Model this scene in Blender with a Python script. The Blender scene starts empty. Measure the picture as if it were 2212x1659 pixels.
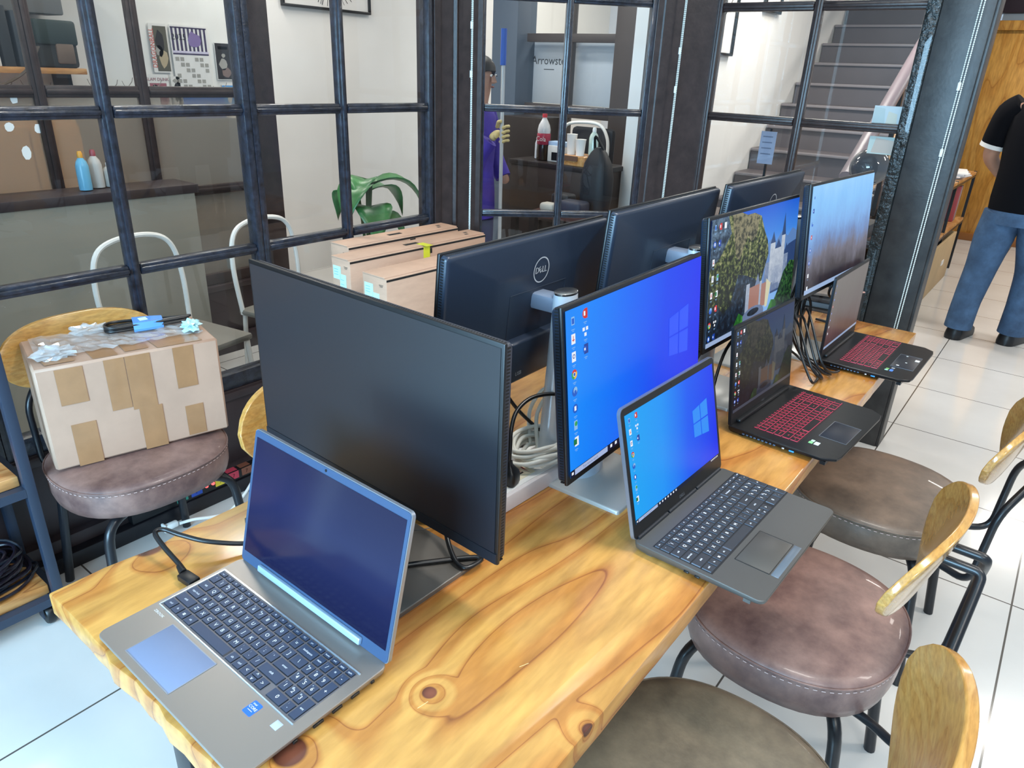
import bpy, bmesh, math, random
from math import sin, cos, pi, radians as R, sqrt
from mathutils import Vector as V, Matrix as M
S = bpy.context.scene
COL = S.collection
random.seed(7)

# ------------------------------------------------------------------ camera, light, exposure
CAM_H = 1.531
fpx, pitch, roll, yaw = 1537.86, R(23.685), R(2.416), R(-37.06)
fw = V((sin(yaw)*cos(pitch), cos(yaw)*cos(pitch), -sin(pitch)))
r0 = V((cos(yaw), -sin(yaw), 0)); u0 = r0.cross(fw)
rr_ = r0*cos(roll) + u0*sin(roll); uu_ = -r0*sin(roll) + u0*cos(roll)
cd = bpy.data.cameras.new('camera'); cam = bpy.data.objects.new('camera', cd); COL.objects.link(cam)
cam.matrix_world = M(((rr_.x, uu_.x, -fw.x, 0), (rr_.y, uu_.y, -fw.y, 0), (rr_.z, uu_.z, -fw.z, CAM_H), (0, 0, 0, 1)))
cd.sensor_width = 36; cd.lens = fpx/2212*36; cd.clip_start = .05
S.camera = cam
S.view_settings.view_transform = 'Standard'; S.view_settings.look = 'None'
S.view_settings.exposure = 0.0; S.view_settings.gamma = 1; S.view_settings.use_curve_mapping = False

w = bpy.data.worlds.new('world'); S.world = w; w.use_nodes = True
bg = w.node_tree.nodes['Background']; bg.inputs[0].default_value = (.62, .80, 1, 1); bg.inputs[1].default_value = .62

def area(name, loc, target, sx, sy, power, col, spread=180):
    d = bpy.data.lights.new(name, 'AREA'); d.shape = 'RECTANGLE'; d.size = sx; d.size_y = sy
    d.energy = power; d.color = col; d.spread = R(spread)
    o = bpy.data.objects.new(name, d); COL.objects.link(o); o.location = loc
    o.rotation_euler = (V(target)-V(loc)).to_track_quat('-Z', 'Y').to_euler(); return o
# bluish daylight: an added area lamp hanging in the open behind the photographer
area('daylight_lamp', (-.45, -2.9, 1.7), (-1.7, -.1, .0), 2.3, 1.7, 430, (.40, .72, 1))
# ceiling lamps; the back office gets added ones to lighten its frosted panes
LAMPS = [(-.2, 1.3, 34), (1.3, 2.6, 38), (.9, 5.2, 36), (.2, 8.3, 50), (-3.0, 1.6, 30), (-4.2, 2.9, 22), (-4.15, .6, 24), (-3.1, 3.9, 22), (-1.5, 5.6, 42), (-3.4, 6.0, 34), (1.4, -.4, 32)]
CEIL = 2.85
for i, (lx, ly, pw) in enumerate(LAMPS):
    area('ceiling_lamp_light', (lx, ly, CEIL-.075), (lx, ly, 0), .9, .28, pw, (1, .95, .88))

# ------------------------------------------------------------------ materials
def lin(h):
    if isinstance(h, str):
        v = [int(h[i:i+2], 16)/255 for i in (0, 2, 4)]
    else: v = [x/255 for x in h]
    return tuple(x/12.92 if x <= .04045 else ((x+.055)/1.055)**2.4 for x in v)
def nn(nt, typ, **kw):
    n = nt.nodes.new(typ)
    for k, v in kw.items():
        if k.startswith('i_'):
            key = k[2:]; key = int(key) if key.isdigit() else key.replace('_', ' ')
            n.inputs[key].default_value = v
        else: setattr(n, k, v)
    return n
def base(name):
    m = bpy.data.materials.new(name); m.use_nodes = True
    nt = m.node_tree; return m, nt, nt.nodes['Principled BSDF']
def ramp(nt, stops, interp='LINEAR'):
    n = nt.nodes.new('ShaderNodeValToRGB'); e = n.color_ramp.elements; n.color_ramp.interpolation = interp
    e[0].position = stops[0][0]; e[0].color = (*lin(stops[0][1]), 1)
    e[1].position = stops[-1][0]; e[1].color = (*lin(stops[-1][1]), 1)
    for p, c in stops[1:-1]:
        x = e.new(p); x.color = (*lin(c), 1)
    return n
def mat(name, col, rough=.5, metal=0, spec=.5, noise=None, bump=None, emit=None, es=1, coat=0, trans=0, stretch=(1, 1, 1)):
    m, nt, b = base(name); c = lin(col)
    b.inputs['Base Color'].default_value = (*c, 1); b.inputs['Roughness'].default_value = rough
    b.inputs['Metallic'].default_value = metal; b.inputs['Specular IOR Level'].default_value = spec
    b.inputs['Coat Weight'].default_value = coat; b.inputs['Transmission Weight'].default_value = trans
    if noise or bump:
        tc = nn(nt, 'ShaderNodeTexCoord'); mp = nn(nt, 'ShaderNodeMapping'); mp.inputs['Scale'].default_value = stretch
        nt.links.new(tc.outputs['Object'], mp.inputs[0])
    if noise:
        sc, amt = noise[:2]
        nz = nn(nt, 'ShaderNodeTexNoise', i_Scale=sc, i_Detail=6.0, i_Roughness=.62); nt.links.new(mp.outputs[0], nz.inputs['Vector'])
        rp = nt.nodes.new('ShaderNodeValToRGB'); e = rp.color_ramp.elements
        e[0].position = .3; e[1].position = .72
        c2 = lin(noise[2]) if len(noise) > 2 else tuple(min(1, x*(1+amt)) for x in c)
        e[0].color = (*[x*(1-amt) for x in c], 1); e[1].color = (*c2, 1)
        nt.links.new(nz.outputs['Fac'], rp.inputs[0]); nt.links.new(rp.outputs[0], b.inputs['Base Color'])
    if bump:
        nb = nn(nt, 'ShaderNodeTexNoise', i_Scale=bump[0], i_Detail=4.0); nt.links.new(mp.outputs[0], nb.inputs['Vector'])
        bp = nn(nt, 'ShaderNodeBump', i_Strength=bump[1], i_Distance=bump[2] if len(bump) > 2 else .004)
        nt.links.new(nb.outputs['Fac'], bp.inputs['Height']); nt.links.new(bp.outputs[0], b.inputs['Normal'])
    if emit:
        b.inputs['Emission Color'].default_value = (*lin(emit), 1); b.inputs['Emission Strength'].default_value = es
    return m
def glassmat(name, tint=(1, 1, 1), refl=1.5, rough=0.0):
    m = bpy.data.materials.new(name); m.use_nodes = True; nt = m.node_tree; nt.nodes.clear()
    o = nn(nt, 'ShaderNodeOutputMaterial'); mx = nn(nt, 'ShaderNodeMixShader'); fr = nn(nt, 'ShaderNodeFresnel', i_IOR=refl)
    t = nn(nt, 'ShaderNodeBsdfTransparent'); t.inputs[0].default_value = (*tint, 1)
    g = nn(nt, 'ShaderNodeBsdfGlossy', i_Roughness=rough)
    ge = nn(nt, 'ShaderNodeNewGeometry'); iv = nn(nt, 'ShaderNodeMath', operation='SUBTRACT', i_0=1.0); nt.links.new(ge.outputs['Backfacing'], iv.inputs[1])
    fm = nn(nt, 'ShaderNodeMath', operation='MULTIPLY'); nt.links.new(fr.outputs[0], fm.inputs[0]); nt.links.new(iv.outputs[0], fm.inputs[1])
    nt.links.new(fm.outputs[0], mx.inputs[0]); nt.links.new(t.outputs[0], mx.inputs[1]); nt.links.new(g.outputs[0], mx.inputs[2]); nt.links.new(mx.outputs[0], o.inputs[0])
    return m
def wood(name, light, mid, dark, axis='Y', scale=1.0, rough=.28, knots=(), freq=7.0, coat=.25, seed=0.0):
    """flat-sawn pine: contour bands of a stretched noise field, plus knots"""
    m, nt, b = base(name); L = nt.links.new
    tc = nn(nt, 'ShaderNodeTexCoord'); mp = nn(nt, 'ShaderNodeMapping')
    st = {'Y': (3.6*scale, .62*scale, 3*scale), 'X': (.62*scale, 3.6*scale, 3*scale), 'Z': (3.6*scale, 3*scale, .62*scale)}[axis]
    mp.inputs['Scale'].default_value = st; mp.inputs['Location'].default_value = (seed, seed*.7, seed*.3)
    L(tc.outputs['Object'], mp.inputs[0])
    n1 = nn(nt, 'ShaderNodeTexNoise', i_Scale=1.0, i_Detail=2.4, i_Roughness=.42); L(mp.outputs[0], n1.inputs['Vector'])
    val = n1.outputs['Fac']; mask = None
    for kx, ky, kz, kr in knots:
        sb = nn(nt, 'ShaderNodeVectorMath', operation='DISTANCE'); L(tc.outputs['Object'], sb.inputs[0]); sb.inputs[1].default_value = (kx, ky, kz)
        mr = nn(nt, 'ShaderNodeMapRange', i_1=0.0, i_2=kr*4.2, i_3=.15, i_4=0.0); mr.interpolation_type = 'SMOOTHSTEP'; L(sb.outputs['Value'], mr.inputs[0])
        ad = nn(nt, 'ShaderNodeMath', operation='ADD'); L(val, ad.inputs[0]); L(mr.outputs[0], ad.inputs[1]); val = ad.outputs[0]
        mk = nn(nt, 'ShaderNodeMapRange', i_1=kr, i_2=kr*.8, i_3=0.0, i_4=1.0); L(sb.outputs['Value'], mk.inputs[0])
        if mask is None: mask = mk.outputs[0]
        else:
            mm = nn(nt, 'ShaderNodeMath', operation='MAXIMUM'); L(mask, mm.inputs[0]); L(mk.outputs[0], mm.inputs[1]); mask = mm.outputs[0]
    mu = nn(nt, 'ShaderNodeMath', operation='MULTIPLY', i_1=freq*2.2); L(val, mu.inputs[0])
    frc = nn(nt, 'ShaderNodeMath', operation='FRACT'); L(mu.outputs[0], frc.inputs[0])
    rp = ramp(nt, [(0, mid), (.20, mid), (.46, light), (.84, light), (.95, mid), (.982, dark), (1, mid)]); L(frc.outputs[0], rp.inputs[0])
    mp2 = nn(nt, 'ShaderNodeMapping'); mp2.inputs['Scale'].default_value = tuple(x*9 for x in st); L(tc.outputs['Object'], mp2.inputs[0])
    n2 = nn(nt, 'ShaderNodeTexNoise', i_Scale=2.0, i_Detail=5.0); L(mp2.outputs[0], n2.inputs['Vector'])
    rp2 = ramp(nt, [(.25, (205, 200, 195)), (.75, (255, 255, 255))]); L(n2.outputs['Fac'], rp2.inputs[0])
    mx = nn(nt, 'ShaderNodeMix', data_type='RGBA', blend_type='MULTIPLY'); mx.inputs[0].default_value = 1
    L(rp.outputs[0], mx.inputs[6]); L(rp2.outputs[0], mx.inputs[7]); out = mx.outputs[2]
    if mask is not None:
        rk = ramp(nt, [(0, '3a1c14'), (.5, '7a4430'), (1, '4a241a')]); L(frc.outputs[0], rk.inputs[0])
        m3 = nn(nt, 'ShaderNodeMix', data_type='RGBA'); L(mask, m3.inputs[0]); L(out, m3.inputs[6]); L(rk.outputs[0], m3.inputs[7]); out = m3.outputs[2]
    L(out, b.inputs['Base Color']); b.inputs['Roughness'].default_value = rough; b.inputs['Coat Weight'].default_value = coat; b.inputs['Coat Roughness'].default_value = .12
    return m
def screen(name, stops, axis='Z', span=(0, 1), noise=None, es=1.0, rough=.35, diag=0.0, noise_stretch=(1, 1, 1)):
    """an emitting display: colour ramp along one axis of the panel, optional noise for foliage / rock"""
    m, nt, b = base(name); L = nt.links.new
    tc = nn(nt, 'ShaderNodeTexCoord'); sp = nn(nt, 'ShaderNodeSeparateXYZ'); L(tc.outputs['Object'], sp.inputs[0])
    mr = nn(nt, 'ShaderNodeMapRange', i_1=span[0], i_2=span[1], i_3=0.0, i_4=1.0); L(sp.outputs[axis], mr.inputs[0]); f = mr.outputs[0]
    if diag:
        m2 = nn(nt, 'ShaderNodeMath', operation='MULTIPLY_ADD', i_1=diag); L(sp.outputs['Z'], m2.inputs[0]); L(f, m2.inputs[2]); f = m2.outputs[0]
    if noise:
        mp = nn(nt, 'ShaderNodeMapping'); mp.inputs['Scale'].default_value = noise_stretch; L(tc.outputs['Object'], mp.inputs[0])
        nz = nn(nt, 'ShaderNodeTexNoise', i_Scale=noise[0], i_Detail=7.0, i_Roughness=.68); L(mp.outputs[0], nz.inputs['Vector'])
        a = nn(nt, 'ShaderNodeMath', operation='SUBTRACT', i_1=.5); L(nz.outputs['Fac'], a.inputs[0])
        c_ = nn(nt, 'ShaderNodeMath', operation='MULTIPLY_ADD', i_1=noise[1]); L(a.outputs[0], c_.inputs[0]); L(f, c_.inputs[2]); f = c_.outputs[0]
    rp = ramp(nt, stops); L(f, rp.inputs[0])
    b.inputs['Base Color'].default_value = (.004, .004, .005, 1); b.inputs['Roughness'].default_value = rough; b.inputs['Specular IOR Level'].default_value = .22
    L(rp.outputs[0], b.inputs['Emission Color']); b.inputs['Emission Strength'].default_value = es
    return m
def lit(name, col, es=1.0): 
    return mat(name, '050505', .3, spec=.3, emit=col, es=es)

# ------------------------------------------------------------------ mesh helpers
_txt = {}
def text_geo(s):
    if s not in _txt:
        c = bpy.data.curves.new('t', 'FONT'); c.body = s; c.size = 1; c.align_x = 'CENTER'; c.align_y = 'CENTER'; c.resolution_u = 2
        o = bpy.data.objects.new('t', c); me = o.to_mesh()
        _txt[s] = ([v.co.copy() for v in me.vertices], [tuple(p.vertices) for p in me.polygons])
        o.to_mesh_clear(); bpy.data.objects.remove(o); bpy.data.curves.remove(c)
    return _txt[s]
def euler(rx=0, ry=0, rz=0):
    from mathutils import Euler
    return Euler((rx, ry, rz)).to_matrix()
def smooth_path(pts, n=8, closed=False):
    P = [V(p) for p in pts]; out = []; k = len(P)
    rng = range(k) if closed else range(k-1)
    for i in rng:
        if closed: a, b, c, d = P[i-1], P[i], P[(i+1) % k], P[(i+2) % k]
        else: a, b, c, d = P[max(i-1, 0)], P[i], P[i+1], P[min(i+2, k-1)]
        for j in range(n):
            t = j/n
            out.append(.5*((2*b)+(c-a)*t+(2*a-5*b+4*c-d)*t*t+(3*b-a-3*c+d)*t**3))
    if not closed: out.append(P[-1])
    return out
def fillet(pts, r, n=6):
    P = [V(p) for p in pts]; out = [P[0]]
    for a, b, c in zip(P, P[1:], P[2:]):
        d1, d2 = a-b, c-b; k = min(r, d1.length*.48, d2.length*.48); p, q = b+d1.normalized()*k, b+d2.normalized()*k
        for i in range(n+1):
            t = i/n; out.append(p*(1-t)**2+b*2*t*(1-t)+q*t*t)
    return out+[P[-1]]
def rrect(w, h, r, seg=5):
    pts = []
    for cx, cy, a in ((w/2-r, h/2-r, 0), (-w/2+r, h/2-r, pi/2), (-w/2+r, -h/2+r, pi), (w/2-r, -h/2+r, 1.5*pi)):
        for i in range(seg+1): pts.append((cx+r*cos(a+i/seg*pi/2), cy+r*sin(a+i/seg*pi/2)))
    return pts
XZ = M(((1, 0, 0), (0, 0, -1), (0, 1, 0)))   # maps local xy-plane drawing to x,z facing -y
class B:
    def __init__(s): s.bm = bmesh.new()
    def _f(s, vs, m=0):
        try:
            f = s.bm.faces.new(vs); f.material_index = m; return f
        except ValueError: return None
    def box(s, c, d, rot=None, bev=0, seg=2, m=0):
        b2 = bmesh.new(); bmesh.ops.create_cube(b2, size=1); 
        for v in b2.verts: v.co = V((v.co.x*d[0], v.co.y*d[1], v.co.z*d[2]))
        if bev: bmesh.ops.bevel(b2, geom=b2.edges[:], offset=min(bev, min(d)*.49), segments=seg, profile=.5, affect='EDGES')
        return s._merge(b2, c, rot, m)
    def _merge(s, b2, c, rot, m):
        mp = {}
        for v in b2.verts:
            p = v.co.copy()
            if rot: p = rot @ p
            mp[v] = s.bm.verts.new(p+V(c))
        for f in b2.faces: s._f([mp[v] for v in f.verts], m)
        b2.free(); return s
    def prism(s, pts, z0, z1, rot=None, c=(0, 0, 0), m=0, top=1.0, bev=0, mt=None):
        cx = sum(p[0] for p in pts)/len(pts); cy = sum(p[1] for p in pts)/len(pts)
        def ring(z, k, ins=0):
            o = []
            for x, y in pts:
                x, y = cx+(x-cx)*k, cy+(y-cy)*k
                if ins:
                    l = max(1e-6, sqrt((x-cx)**2+(y-cy)**2)); x -= (x-cx)/l*ins; y -= (y-cy)/l*ins
                p = V((x, y, z)); p = rot @ p if rot else p
                o.append(s.bm.verts.new(p+V(c)))
            return o
        rs = [ring(z0, 1)]
        if bev: rs += [ring(z1-bev, top), ring(z1-bev*.3, top, bev*.35), ring(z1, top, bev)]
        else: rs.append(ring(z1, top))
        n = len(pts)
        for a, b in zip(rs, rs[1:]):
            for i in range(n): s._f([a[i], a[(i+1) % n], b[(i+1) % n], b[i]], m)
        s._f(rs[0][::-1], m); s._f(rs[-1], m if mt is None else mt); return s
    def poly(s, pts, m=0): s._f([s.bm.verts.new(V(p)) for p in pts], m); return s
    def tube(s, pts, r, seg=10, closed=False, m=0, cap=True, flat=None):
        P = [V(p) for p in pts]; n = len(P); rad = r if callable(r) else (lambda t: r)
        tang = []
        for i in range(n):
            a = P[(i-1) % n] if closed or i > 0 else P[0]; b = P[(i+1) % n] if closed or i < n-1 else P[-1]
            t = (b-a); tang.append(t.normalized() if t.length > 1e-9 else V((0, 0, 1)))
        up = V((0, 0, 1)) if abs(tang[0].z) < .9 else V((1, 0, 0)); nrm = (up-tang[0]*up.dot(tang[0])).normalized()
        rings = []
        for i in range(n):
            nrm = (nrm-tang[i]*nrm.dot(tang[i])); nrm = nrm.normalized() if nrm.length > 1e-6 else V((1, 0, 0)); bi = tang[i].cross(nrm)
            k = rad(i/max(1, n-1))
            rings.append([s.bm.verts.new(P[i]+(nrm*cos(2*pi*j/seg)*(flat or 1)+bi*sin(2*pi*j/seg))*k) for j in range(seg)])
        for i in range(n if closed else n-1):
            a, b = rings[i], rings[(i+1) % n]
            for j in range(seg): s._f([a[j], a[(j+1) % seg], b[(j+1) % seg], b[j]], m)
        if cap and not closed: s._f(rings[0][::-1], m); s._f(rings[-1], m)
        return s
    def loft(s, rings, m=0, cap=True, ms=None):
        R_ = [[s.bm.verts.new(V(p)) for p in r] for r in rings]; n = len(R_[0])
        for k, (a, b) in enumerate(zip(R_, R_[1:])):
            for i in range(n): s._f([a[i], a[(i+1) % n], b[(i+1) % n], b[i]], ms[k] if ms else m)
        if cap: s._f(R_[0][::-1], ms[0] if ms else m); s._f(R_[-1], ms[-1] if ms else m)
        return s
    def lathe(s, prof, seg=20, c=(0, 0, 0), m=0, rot=None, ms=None):
        rings = []
        for r, z in prof:
            rg = []
            for j in range(seg):
                p = V((max(r, 1e-4)*cos(2*pi*j/seg), max(r, 1e-4)*sin(2*pi*j/seg), z)); p = rot @ p if rot else p
                rg.append(p+V(c))
            rings.append(rg)
        return s.loft(rings, m, ms=ms)
    def ball(s, c, r, sub=2, m=0, sc=(1, 1, 1), rot=None):
        b2 = bmesh.new(); bmesh.ops.create_icosphere(b2, subdivisions=sub, radius=r)
        for v in b2.verts: v.co = V((v.co.x*sc[0], v.co.y*sc[1], v.co.z*sc[2]))
        return s._merge(b2, c, rot, m)
    def text(s, t, c, size, rot=None, m=0, sx=1.0):
        vs, fs = text_geo(t); L = []
        for v in vs:
            p = V((v.x*size*sx, v.y*size, 0)); p = rot @ p if rot else p
            L.append(s.bm.verts.new(p+V(c)))
        for f in fs: s._f([L[i] for i in f], m)
        return s
    def out(s, name, mats, parent=None, loc=None, rot=None, smooth=40, norm=True):
        me = bpy.data.meshes.new(name)
        if norm: bmesh.ops.recalc_face_normals(s.bm, faces=s.bm.faces[:])
        s.bm.to_mesh(me); s.bm.free()
        for m_ in (mats if isinstance(mats, (list, tuple)) else [mats]): me.materials.append(m_)
        if smooth:
            me.polygons.foreach_set('use_smooth', [True]*len(me.polygons)); me.set_sharp_from_angle(angle=R(smooth))
        o = bpy.data.objects.new(name, me); COL.objects.link(o)
        if parent: o.parent = parent
        if loc is not None: o.location = loc
        if rot is not None: o.rotation_euler = rot
        return o
def tag(o, label, cat, group=None, kind=None):
    o['label'] = label; o['category'] = cat
    if group: o['group'] = group
    if kind: o['kind'] = kind
    return o
def root(name, loc=(0, 0, 0), rz=0, label=None, cat=None, group=None):
    o = bpy.data.objects.new(name, None); COL.objects.link(o); o.location = loc; o.rotation_euler = (0, 0, rz); o.empty_display_size = .1
    if label: tag(o, label, cat, group)
    return o
def empty(name, parent, loc=(0, 0, 0), rot=(0, 0, 0)):
    o = bpy.data.objects.new(name, None); COL.objects.link(o); o.parent = parent; o.location = loc; o.rotation_euler = rot; return o
def struct(o, kind='structure'): o['kind'] = kind; return o
def skin(name, nodes, edges, m, parent=None, sub=2, loc=None, rot=None):
    """one continuous tapered body grown from a skeleton: nodes {k:(x,y,z,rx,ry)}"""
    me = bpy.data.meshes.new(name); ks = list(nodes)
    me.from_pydata([nodes[k][:3] for k in ks], [(ks.index(a), ks.index(b)) for a, b in edges], [])
    o = bpy.data.objects.new(name, me); COL.objects.link(o)
    md = o.modifiers.new('skin', 'SKIN'); md.use_smooth_shade = True
    lay = me.skin_vertices[0] if me.skin_vertices else None
    if lay is None:
        bm = bmesh.new(); bm.from_mesh(me); bm.verts.layers.skin.verify(); bm.to_mesh(me); bm.free(); lay = me.skin_vertices[0]
    for i, k in enumerate(ks):
        n = nodes[k]; lay.data[i].radius = (n[3], n[4] if len(n) > 4 else n[3]); lay.data[i].use_root = (i == 0)
    sd = o.modifiers.new('sub', 'SUBSURF'); sd.levels = sub; sd.render_levels = sub
    me.materials.append(m)
    if parent: o.parent = parent
    if loc is not None: o.location = loc
    if rot is not None: o.rotation_euler = rot
    return o
# ------------------------------------------------------------------ shared materials
def tile_mat():
    m, nt, b = base('porcelain_tile'); L = nt.links.new
    tc = nn(nt, 'ShaderNodeTexCoord'); sp = nn(nt, 'ShaderNodeSeparateXYZ'); L(tc.outputs['Object'], sp.inputs[0])
    fs = []
    for ax, off in (('X', .41), ('Y', -1.27)):
        a = nn(nt, 'ShaderNodeMath', operation='ADD', i_1=off+61.0); L(sp.outputs[ax], a.inputs[0])
        d = nn(nt, 'ShaderNodeMath', operation='DIVIDE', i_1=.61); L(a.outputs[0], d.inputs[0])
        f = nn(nt, 'ShaderNodeMath', operation='FRACT'); L(d.outputs[0], f.inputs[0])
        s_ = nn(nt, 'ShaderNodeMath', operation='PINGPONG', i_1=.5); L(f.outputs[0], s_.inputs[0])
        lt = nn(nt, 'ShaderNodeMath', operation='LESS_THAN', i_1=.0045); L(s_.outputs[0], lt.inputs[0]); fs.append(lt)
    mx = nn(nt, 'ShaderNodeMath', operation='MAXIMUM'); L(fs[0].outputs[0], mx.inputs[0]); L(fs[1].outputs[0], mx.inputs[1])
    nz = nn(nt, 'ShaderNodeTexNoise', i_Scale=1.6, i_Detail=5.0); L(tc.outputs['Object'], nz.inputs['Vector'])
    rp = ramp(nt, [(.3, (196, 193, 189)), (.7, (212, 210, 206))]); L(nz.outputs['Fac'], rp.inputs[0])
    mc = nn(nt, 'ShaderNodeMix', data_type='RGBA'); L(mx.outputs[0], mc.inputs[0]); L(rp.outputs[0], mc.inputs[6]); mc.inputs[7].default_value = (*lin('55504b'), 1)
    L(mc.outputs[2], b.inputs['Base Color']); b.inputs['Roughness'].default_value = .13; b.inputs['Specular IOR Level'].default_value = .45
    return m
TILE = tile_mat()
WALLW = mat('white_plaster', 'e6e3df', .75, noise=(2.0, .04), bump=(60, .08))
CEILM = mat('ceiling_paint', 'e9e7e4', .8)
DARKW = mat('dark_stained_wood', '33292b', .42, noise=(5, .25), bump=(40, .15), stretch=(1, 1, .25))
FRAME = mat('old_black_paint', '14151a', .3, noise=(38, .3, '2f3442'), bump=(120, .5, .002), coat=.3)
FRAME2 = mat('dark_umber_frame', '2e2424', .38, noise=(20, .3, '3a2e2d'), bump=(90, .3, .002))
ROUGHF = mat('blistered_black_paint', '0f1314', .2, noise=(30, .3, '1a2427'), bump=(46, 1.0, .012), coat=.4)
COLM = mat('charcoal_steel_column', '232224', .42, noise=(14, .3, '343434'), bump=(70, .25, .002))
GLASS = glassmat('window_glass', (.97, .985, .985), 1.5)
STEEL = mat('black_powder_steel', '16181d', .32, bump=(200, .1, .001))
STEELB = mat('slate_steel_tube', '2a3546', .35)
BLK = mat('black_plastic', '101114', .38)
BLKC = mat('black_cable_rubber', '0d0e11', .34)
BLKM = mat('matte_black_back', '16181d', .45, bump=(300, .1, .0006))
SILV = mat('silver_plastic', 'c4c8cc', .28, metal=.6)
ALU = mat('brushed_aluminium', 'd6d3cf', .25, metal=1, noise=(30, .1))
WHITE = mat('white_plastic', 'e8e8e4', .35)
PINE = wood('pine_tabletop', 'd0984f', 'be7d3b', '94562a', 'Y', 1.0, .25, [(.526, .067, .75, .024), (.594, .244, .75, .0115), (.797, .334, .75, .013), (.0, .159, .75, .03)], 5.6, .35, 3.1)
PINEX = wood('pine_board', 'dca669', 'c98a4b', '94582c', 'Y', 1.4, .35, (), 7, .15, 9.0)
OAK = wood('oak_veneer', 'cc9b54', 'c59049', 'b98541', 'X', 3.2, .2, (), 6, .5, 5.0)
PLY = wood('varnished_plywood', 'd9a04c', 'cc903e', 'b2752c', 'Z', .9, .4, (), 4, .2, 2.0)
CARD = mat('corrugated_cardboard', 'c19b82', .8, noise=(9, .08), bump=(160, .12, .001), stretch=(1, 1, 4))
CARDT = mat('kraft_packing_tape', '9c7350', .3, noise=(14, .12), coat=.3)
CARDP = mat('pale_taped_cardboard', 'b08f7a', .55, noise=(7, .08), coat=.15)
def leather(name, a, b_, rough=.42):
    return mat(name, a, rough, noise=(11, .25, b_), bump=(130, .22, .0015), coat=.12)
LEA_B = leather('brown_leatherette', '634744', '947368'); LEA_G = leather('olive_brown_leatherette', '5a5043', '82735f'); LEA_T = leather('taupe_leatherette', '5c4d42', '7c6757')
THREAD = mat('pale_thread', 'b79b93', .7)

# ------------------------------------------------------------------ the setting
def wallbox(name, c, d, m): return struct(B().box(c, d).out(name, m, smooth=0))
wallbox('floor', (-1, 3, -.05), (12, 15, .1), TILE)
wallbox('ceiling', (-1, 3.0, CEIL+.05), (12, 15, .1), CEILM)
for lx, ly, pw in LAMPS:
    t = root('ceiling_lamp', (lx, ly, CEIL), 0, 'slim white ceiling lamp fixed to the ceiling', 'lamp', 'ceiling lamps')
    B().box((0, 0, -.03), (.96, .34, .06), bev=.01).out('housing', WHITE, t)
WX = -2.33                                        # glass plane of the long left partition
ZB = [.455, .90, 1.375, 1.83, 2.3]

def window(name, p0, p1, umids, ubar=.034, mat_=FRAME, stile=.05, zs=ZB, glass=GLASS, film=None, bottom=.06):
    """a fixed glazed sash standing from p0 to p1 (xy), muntins at the given distances along it"""
    p0, p1 = V(p0).to_2d(), V(p1).to_2d(); Ln = (p1-p0).length; ang = math.atan2((p1-p0).y, (p1-p0).x)
    t = struct(root(name, (p0.x, p0.y, 0), ang))
    zb, zt = zs[0], zs[-1]
    f = B()
    for u in (stile/2, Ln-stile/2):
        f.box((u, 0, (zb+zt)/2), (stile, .055, zt-zb+bottom*2), bev=.004)
    f.box((Ln/2, 0, zb-bottom/2), (Ln-stile*2, .055, bottom), bev=.004); f.box((Ln/2, 0, zt+bottom/2), (Ln-stile*2, .055, bottom), bev=.004)
    f.out('window_frame', mat_, t)
    us = [stile]+list(umids)+[Ln-stile]
    for u in umids:
        B().box((u, 0, (zb+zt)/2), (ubar, .036, zt-zb), bev=.006).box((u, 0, (zb+zt)/2), (ubar*.45, .05, zt-zb), bev=.006).out('muntin', mat_, t)
    for z in zs[1:-1]:
        for a, b_ in zip(us, us[1:]):
            a2 = a+(ubar/2 if a != stile else 0); b2 = b_-(ubar/2 if b_ != Ln-stile else 0)
            B().box(((a2+b2)/2, 0, z), (b2-a2, .036, ubar), bev=.006).box(((a2+b2)/2, 0, z), (b2-a2, .05, ubar*.45), bev=.006).out('muntin', mat_, t)
    for k, (z0, z1) in enumerate(zip(zs, zs[1:])):
        for a, b_ in zip(us, us[1:]):
            g = film if film and z1 < 1.4 else glass
            B().box(((a+b_)/2, 0, (z0+z1)/2), (b_-a, .005, z1-z0)).out('pane', g, t, smooth=0)
    return t
def dado(name, p0, p1, z1, m=DARKW, th=.06):
    p0, p1 = V(p0).to_2d(), V(p1).to_2d(); d = p1-p0; Ln = d.length; ang = math.atan2(d.y, d.x)
    b = B().box((Ln/2, 0, z1/2), (Ln, th, z1), bev=.003)
    b.box((Ln/2, -.03 if th < .08 else 0, .05), (Ln, th+.01, .1), bev=.003)
    b.box((Ln/2, 0, z1-.02), (Ln, th+.03, .03), bev=.004)
    return struct(b.out(name, m, loc=(p0.x, p0.y, 0), rot=(0, 0, ang)))
def header(name, p0, p1, z0=2.36, m=DARKW):
    p0, p1 = V(p0).to_2d(), V(p1).to_2d(); d = p1-p0; Ln = d.length
    return struct(B().box((Ln/2, 0, (z0+CEIL)/2), (Ln, .08, CEIL-z0)).out(name, m, loc=(p0.x, p0.y, 0), rot=(0, 0, math.atan2(d.y, d.x)), smooth=0))
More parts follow.
